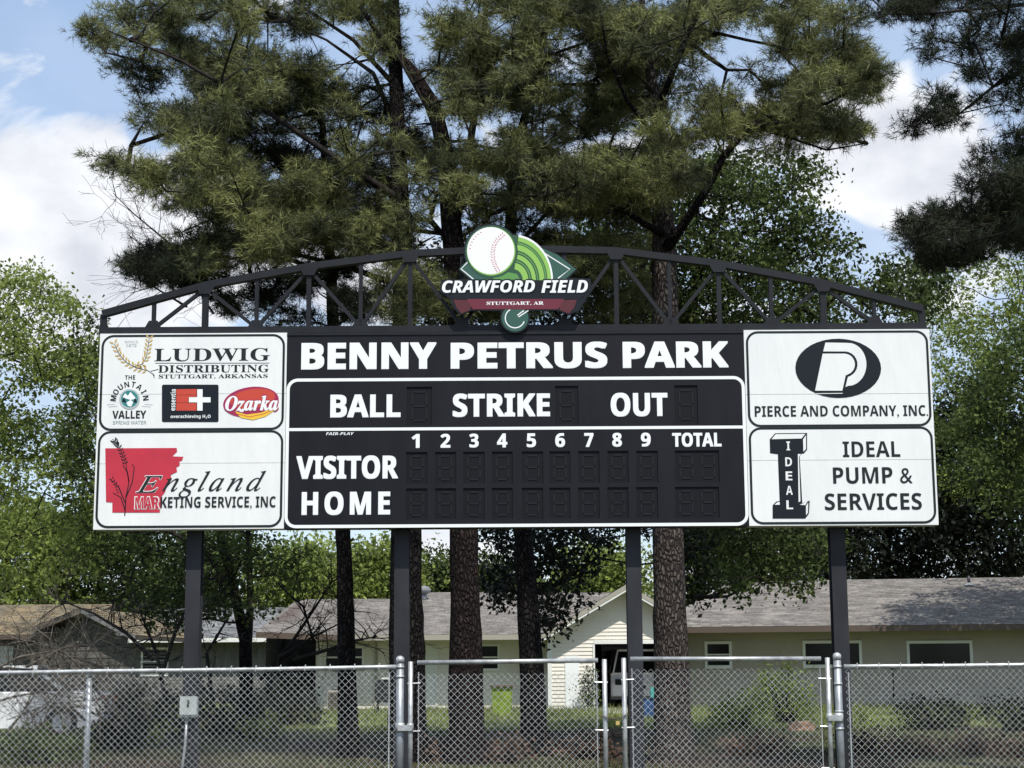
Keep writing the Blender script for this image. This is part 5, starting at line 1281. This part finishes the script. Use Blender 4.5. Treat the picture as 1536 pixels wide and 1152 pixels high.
tree('oak_tree', 'dark leafy boughs hanging below the board beside the leaning trunk', [(802, 1080, 20), (795, 900, 18, .1), (790, 780, 16, .1), (810, 600, 10, .3)],
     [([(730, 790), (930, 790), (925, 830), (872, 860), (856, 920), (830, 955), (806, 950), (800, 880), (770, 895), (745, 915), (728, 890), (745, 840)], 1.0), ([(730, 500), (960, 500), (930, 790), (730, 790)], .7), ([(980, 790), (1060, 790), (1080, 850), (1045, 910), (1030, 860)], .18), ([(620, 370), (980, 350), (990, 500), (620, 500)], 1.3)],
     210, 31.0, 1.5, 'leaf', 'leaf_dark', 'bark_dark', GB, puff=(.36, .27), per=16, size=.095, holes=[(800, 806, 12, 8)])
tree('maple_tree', 'light green leafy tree at the left edge, tallest of the left trees', [(-60, 1070, 36), (-55, 850, 28, 0), (-40, 650, 22, 0), (-30, 500, 14, 0)],
     [([(-140, 420), (0, 405), (50, 405), (100, 440), (125, 480), (150, 540), (150, 640), (60, 640), (-140, 640)], 1.2), ([(-140, 640), (150, 640), (150, 840), (60, 880), (-140, 880)], 1.0), ([(-300, 420), (-140, 420), (-140, 860), (-300, 800)], .7)],
     330, 37.0, 2.6, 'leaf', 'leaf_light', 'bark_dark', GB, puff=(.5, .36), per=26, size=.10, holes=[(75, 590, 24, 18)])
tree('elm_tree', 'darker green tree with twin black stems, behind the lower left sponsor panel', [(372, 1090, 22), (368, 960, 18, 0), (350, 880, 15, 0), (330, 800, 12, 0), (310, 650, 8, 0)],
     [([(110, 470), (160, 480), (160, 800), (100, 860), (100, 600)], .5), ([(160, 500), (420, 500), (430, 790), (160, 790)], .7), ([(130, 790), (430, 790), (470, 830), (440, 890), (350, 930), (230, 940), (150, 900)], 1.1)],
     210, 34.0, 2.0, 'leaf', 'leaf_mid', 'bark_dark', GB, puff=(.42, .3), per=14, size=.09, limbs=[[(370, 1000, .1, 13), (376, 900, .2, 11), (372, 800, .3, 8), (370, 700, .3, 5)], [(352, 890, 0, 10), (310, 830, 0, 8), (260, 800, 0, 5)]])
tree('elm_tree', 'pale olive tree at the right edge behind the long house, under the dark pine', [(1590, 1060, 26), (1585, 900, 22, 0), (1560, 700, 15, 0), (1540, 480, 8, 0)],
     [([(1375, 400), (1430, 350), (1500, 335), (1640, 330), (1640, 560), (1400, 560), (1375, 470)], 1.0), ([(1395, 560), (1640, 560), (1640, 760), (1420, 760), (1405, 700)], .6)],
     230, 60.0, 2.6, 'leaf', 'leaf_light', 'bark_dark', GB, puff=(.65, .45), per=24, size=.13)
tree('elm_tree', 'dark broadleaf tree at the right edge that shades the end of the long roof', [(1680, 1075, 30), (1675, 900, 26, 0), (1660, 700, 20, 0), (1650, 520, 12, 0)],
     [([(1405, 660), (1440, 580), (1530, 470), (1600, 410), (1850, 400), (1850, 800), (1560, 800), (1480, 760), (1420, 720)], 1.0)],
     420, 47.0, 1.9, 'leaf', 'leaf_mid', 'bark_dark', GB, puff=(.6, .42), per=17, size=.13)
# background trees behind the houses
GBk = 'trees far behind the houses'
def bgtree(label, px, top, bot, w, Y, leafm, n=110, size=.2, skew=0):
    cy = (top + bot) / 2; poly = [(px + w * math.cos(a) * random.uniform(.82, 1.08) + skew * math.sin(a), cy - (bot - top) / 2 * math.sin(a) * random.uniform(.85, 1.05)) for a in [2 * math.pi * i / 18 for i in range(18)]]
    return tree('tree', label, [(px, 1020, 16), (px, (bot + top) / 2 + 20, 11, 0), (px, top + (bot - top) * .3, 6, 0)], [(poly, 1)], n, Y, w * Y / F * .7, 'leaf', leafm, 'bark_dark', GBk, puff=(1.0, .75), per=16, size=size * .95, twigs=False, thick=1.6)
bgtree('yellow-green rounded tree above the ridge of the cream house, left of the twin trunks', 560, 812, 930, 62, 68, 'leaf_light', 130)
bgtree('yellow-green tree behind the left end of the cream house roof', 455, 815, 935, 62, 66, 'leaf_light', 110)
bgtree('distant grey-green tree between the second and third trunks', 655, 832, 930, 42, 80, 'leaf_mid', 90)
bgtree('small distant tree right of the roof turbine vent', 735, 838, 930, 44, 84, 'leaf_mid', 80)
bgtree('bright yellow-green tree behind the front gable peak', 905, 820, 930, 58, 67, 'leaf_light', 110)
bgtree('tall dark evergreen behind the left half of the long right house', 1180, 640, 920, 95, 66, 'leaf_dark', 230)
bgtree('wide dark evergreen above the middle of the long right roof', 1330, 560, 920, 110, 64, 'leaf_dark', 300)
bgtree('very dark evergreen above the right end of the long roof', 1480, 580, 920, 110, 62, 'leaf_dark', 300)
bgtree('green tree peeking between the sunlit trunk and the long house roof', 1045, 760, 930, 42, 70, 'leaf_mid', 90)
bgtree('mid green tree low behind the mossy gable roof', 150, 760, 960, 100, 62, 'leaf_mid', 150)
bgtree('leafy tree behind the mossy roof at the left edge', 10, 740, 960, 100, 60, 'leaf_light', 150)
bgtree('dark tree behind the grey-roofed far house', 310, 770, 960, 90, 72, 'leaf_mid', 130)
# distant woods: one mass
V = []
xs_ = rng.uniform(-70, 70, 1900); c = np.stack([xs_, rng.uniform(100, 112, 1900), rng.uniform(0, 1, 1900) ** .7 * (5.2 + 1.2 * np.sin(xs_ * .35) + .8 * np.sin(xs_ * .9))], 1)
lp = np.repeat(c, 16, 0) + rng.normal(0, .6, (1900 * 16, 3)); V, Fc = leaves_mesh(lp, .48)
npmesh('distant_woods', V, Fc, 3, M['leaf_mid'], None, 'stuff')

# shrubs, brush and ground cover
def shrub(label, px, Y, w, h, n, leafm, size=.07, name='shrub', cat='shrub', group=None):
    base = UG(px, Y); root = thing(name, label, cat, base, group); s_ = Y / F; mb = MB()
    cs = []
    for i in range(n):
        a = random.uniform(0, 6.28); r_ = random.random() ** .5 * w * s_; z_ = random.random() ** .8 * h * s_ * (1 - .5 * (r_ / (w * s_)) ** 2)
        c = np.array([base.x + r_ * math.cos(a), Y + r_ * math.sin(a) * .6, .05 + z_]); cs.append(c)
        mb.tube([(base.x + r_ * .2 * math.cos(a), Y + .2 * r_ * math.sin(a), 0), tuple((c + np.array([base.x, Y, 0])) / 2 + np.array([0, 0, .05])), tuple(c)], [.012, .007, .003], 4, False)
    mb.build('stems', M['branch'], root)
    c = np.repeat(np.array(cs), 34, 0) + rng.normal(0, .11, (n * 34, 3)); c[:, 2] = np.abs(c[:, 2])
    V, Fc = leaves_mesh(c, size); npmesh('leaves', V, Fc, 3, M[leafm], root, 'stuff')
    return root
shrub('vine-covered yellow-green shrub in front of the long house, behind the right gate leaf', 1180, 40, 60, 92, 75, 'leaf_light')
shrub('low green shrub left of the vine-covered one', 1108, 37, 42, 48, 40, 'leaf_light')
shrub('dark low shrub below the picture window of the long house', 1400, 36, 60, 48, 60, 'leaf_dark')
shrub('dark shrub at the right edge behind the fence', 1520, 35, 50, 50, 50, 'leaf_dark')
shrub('small yellow-green plant right of the electrical box', 378, 33, 15, 22, 14, 'leaf_yellow', .05)
shrub('small yellow-green plant farther right of the electrical box', 412, 34, 16, 32, 16, 'leaf_yellow', .05)
shrub('little yellow-green sprout left of the electrical box', 232, 32, 9, 16, 9, 'leaf_yellow', .05)
shrub('bush with reddish tan leaves by the long house corner, right of the capped post', 1292, 38, 12, 26, 10, 'leaf_yellow', .06)
shrub('brown dead-leaf clump in front of the white car', 62, 30, 18, 34, 16, 'straw', .06)
shrub('dark shrub between the white car and the electrical box', 178, 30, 40, 66, 60, 'leaf_dark', .07)
shrub('low olive weeds at the lower left corner behind the fence', 60, 26, 80, 40, 60, 'leaf_mid', .06)
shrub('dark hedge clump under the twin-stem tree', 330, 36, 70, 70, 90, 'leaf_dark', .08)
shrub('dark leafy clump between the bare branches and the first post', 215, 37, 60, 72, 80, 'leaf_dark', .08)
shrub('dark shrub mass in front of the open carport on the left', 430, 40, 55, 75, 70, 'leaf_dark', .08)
shrub('weedy vine climbing the sunlit wall beside the carport opening', 884, 49.3, 12, 60, 22, 'leaf_mid', .07)

def brush(label, root_pt, tips, w0, m, name='fallen_branch', cat='branch', group=None, n_side=7, Y=30, depth=1.4):
    """bare branch: main stem in image columns/rows at depth Y, with forking side twigs"""
    r0 = U(*root_pt, Y); o_ = thing(name, label, cat, (r0.x, Y, 0), group); mb = MB()
    def rec(a, d, L_, r_, lv):
        n = 4; pts = [a]; dd = d.copy()
        for i in range(n):
            dd = (dd + Vector((random.gauss(0, .16), random.gauss(0, .16), random.gauss(0, .13) - .02))).normalized(); nx = pts[-1] + dd * (L_ / n)
            if nx.z < .05: nx.z = .05
            pts.append(nx)
        mb.tube(pts, [max(.0025, r_ * (1 - i / (n + .6))) for i in range(n + 1)], 5, False)
        if lv > 0:
            for k in range(3 if lv > 1 else 3):
                i = random.randint(1, n); q = (dd + Vector((random.gauss(0, .7), random.gauss(0, .5), random.gauss(.05, .55)))).normalized()
                rec(pts[i], q, L_ * random.uniform(.4, .75), r_ * .5, lv - 1)
    for tp_ in tips:
        pl = [U(x, y, Y + random.uniform(-.3, .3) * depth) for (x, y) in tp_]; rr = [w0 / 2 * Y / F * (1 - .75 * i / (len(pl) - 1)) for i in range(len(pl))]
        mb.tube(pl, rr, 7, False)
        for k in range(n_side):
            t_ = random.uniform(.15, 1) * (len(pl) - 1); i = min(int(t_), len(pl) - 2); p = pl[i].lerp(pl[i + 1], t_ - i); d = (pl[i + 1] - pl[i]).normalized()
            q = (d * .6 + Vector((random.gauss(0, .6), random.gauss(0, .5), random.gauss(.15, .6)))).normalized(); rec(p, q, random.uniform(.4, 1.15), max(.006, w0 * .16 * Y / F), 2)
    mb.build('bare_stems', m, o_, True); return o_
brush('pale bare branches arching over the white car at the far left', (0, 1060), [[(-30, 1060), (20, 1045), (60, 1038), (110, 1046), (170, 1050)], [(-20, 1010), (30, 985), (90, 975), (140, 1010)], [(10, 1100), (40, 1060), (60, 1000), (75, 960)], [(180, 1090), (120, 1060), (60, 1062), (10, 1080)], [(160, 1020), (100, 1030), (50, 1070), (20, 1110)], [(190, 1040), (150, 1000), (80, 1020), (20, 1030)]], 4.5, M['dead_wood'], Y=29, n_side=12)
brush('thicket of thin grey stems right in front of the white car', (90, 1080), [[(60, 1110), (70, 1070), (95, 1030), (130, 1005)], [(100, 1110), (90, 1070), (60, 1035), (20, 1020)], [(150, 1110), (150, 1060), (120, 1020), (85, 1000)], [(20, 1110), (40, 1080), (80, 1055), (150, 1050)], [(200, 1100), (170, 1060), (165, 1020), (190, 980)]], 4, M['dead_wood'], Y=28.5, n_side=14)
brush('tangle of grey bare limbs in front of the mossy gable', (120, 1000), [[(150, 1000), (110, 985), (60, 965), (10, 955)], [(160, 1060), (130, 1010), (70, 955), (30, 925)], [(140, 1090), (105, 1060), (100, 1010), (125, 950), (130, 930)], [(40, 1000), (100, 970), (200, 965), (280, 940)]], 5, M['dead_wood'], Y=31, n_side=11)
brush('dark bare limbs between the mossy gable and the first post', (240, 1040), [[(250, 1060), (235, 980), (215, 930), (195, 870)], [(240, 1020), (262, 950), (285, 900), (290, 850)], [(230, 990), (190, 950), (140, 920), (90, 900)], [(320, 1060), (310, 980), (340, 930), (330, 860)]], 7, M['branch'], Y=32.5, n_side=12)
brush('dark bare limbs reaching right toward the slim pine trunk', (400, 1000), [[(400, 1040), (420, 985), (470, 955), (520, 930)], [(390, 1020), (440, 960), (480, 900), (500, 870)], [(420, 1000), (470, 960), (455, 910), (420, 880)], [(440, 990), (490, 975), (535, 960), (565, 955)]], 7, M['branch'], Y=33, n_side=11)
brush('thin dead twigs hanging in front of the sky below the left pine crown', (260, 400), [[(330, 400), (260, 370), (200, 320), (170, 290)], [(300, 410), (240, 390), (190, 350)], [(320, 470), (300, 440), (290, 400)], [(280, 460), (230, 430), (195, 440)]], 4, M['branch'], name='dead_limb', Y=26.5, n_side=9)
# reddish brown brush low on the right: dead leafy stems
for i, (px, Y_) in enumerate(((640, 26), (760, 25.5), (870, 26.5), (1130, 27), (1300, 27.5), (1370, 26.5), (1450, 27), (1530, 26))):
    o_ = shrub('low mound of reddish dead stems, ' + ('left of the stout trunk', 'right of the stout trunk', 'behind the latch side of the left gate leaf', 'right of the sunlit pine trunk', 'just right of the capped gate post', 'second right of the capped gate post', 'third right of the capped gate post', 'at the right edge of the picture')[i], px, Y_, 40, 20, 22, 'straw', .06, 'dead_shrub', 'dead shrub', 'dead shrubs along the pines')

# grass and fallen needles
def scatter(name, n, x0, x1, y0, y1, h, m, w=.012, flatn=False, clump=True):
    x = rng.uniform(x0, x1, n); y = y0 + (y1 - y0) * rng.uniform(0, 1, n) ** 1.1
    if clump: k = np.sin(x * 1.7 + 1.3 * np.sin(y * .9)) + np.sin(y * 1.3 + x * .6); keep = rng.uniform(-2.2, 2, n) < k; x, y = x[keep], y[keep]
    n = len(x); a = rng.uniform(0, 6.28, n); hh = h * rng.uniform(.4, 1.3, n); c = np.stack([x, y, np.full(n, .004)], 1)
    s = np.stack([np.cos(a), np.sin(a), np.zeros(n)], 1) * w / 2
    if flatn: tip = c + np.stack([np.cos(a + 1.57) * hh, np.sin(a + 1.57) * hh, rng.uniform(0.005, .05, n)], 1)
    else: tip = c + np.stack([rng.normal(0, .35, n) * hh, rng.normal(0, .35, n) * hh, hh], 1)
    V = np.stack([c - s, c + s, tip], 1).reshape(-1, 3); npmesh(name, V, np.arange(len(V)).reshape(-1, 3), 3, m, None, 'stuff')
scatter('grass', 120000, -18, 20, 36, 52, .085, M['grassm'], .022)
scatter('sparse_grass', 40000, -12, 14, 22, 37, .07, M['leaf_dark'], .014)  # blades coloured dark to carry the shade under the pines
scatter('tall_grass', 26000, -14, 16, 44, 51, .2, M['grassm'], .024)
scatter('pine_straw', 60000, -10, 13, 19.5, 34, .16, M['straw'], .012, True)
scatter('field_edge_grass', 30000, -8, 9, 17.2, 22, .07, M['grassm'], .01)
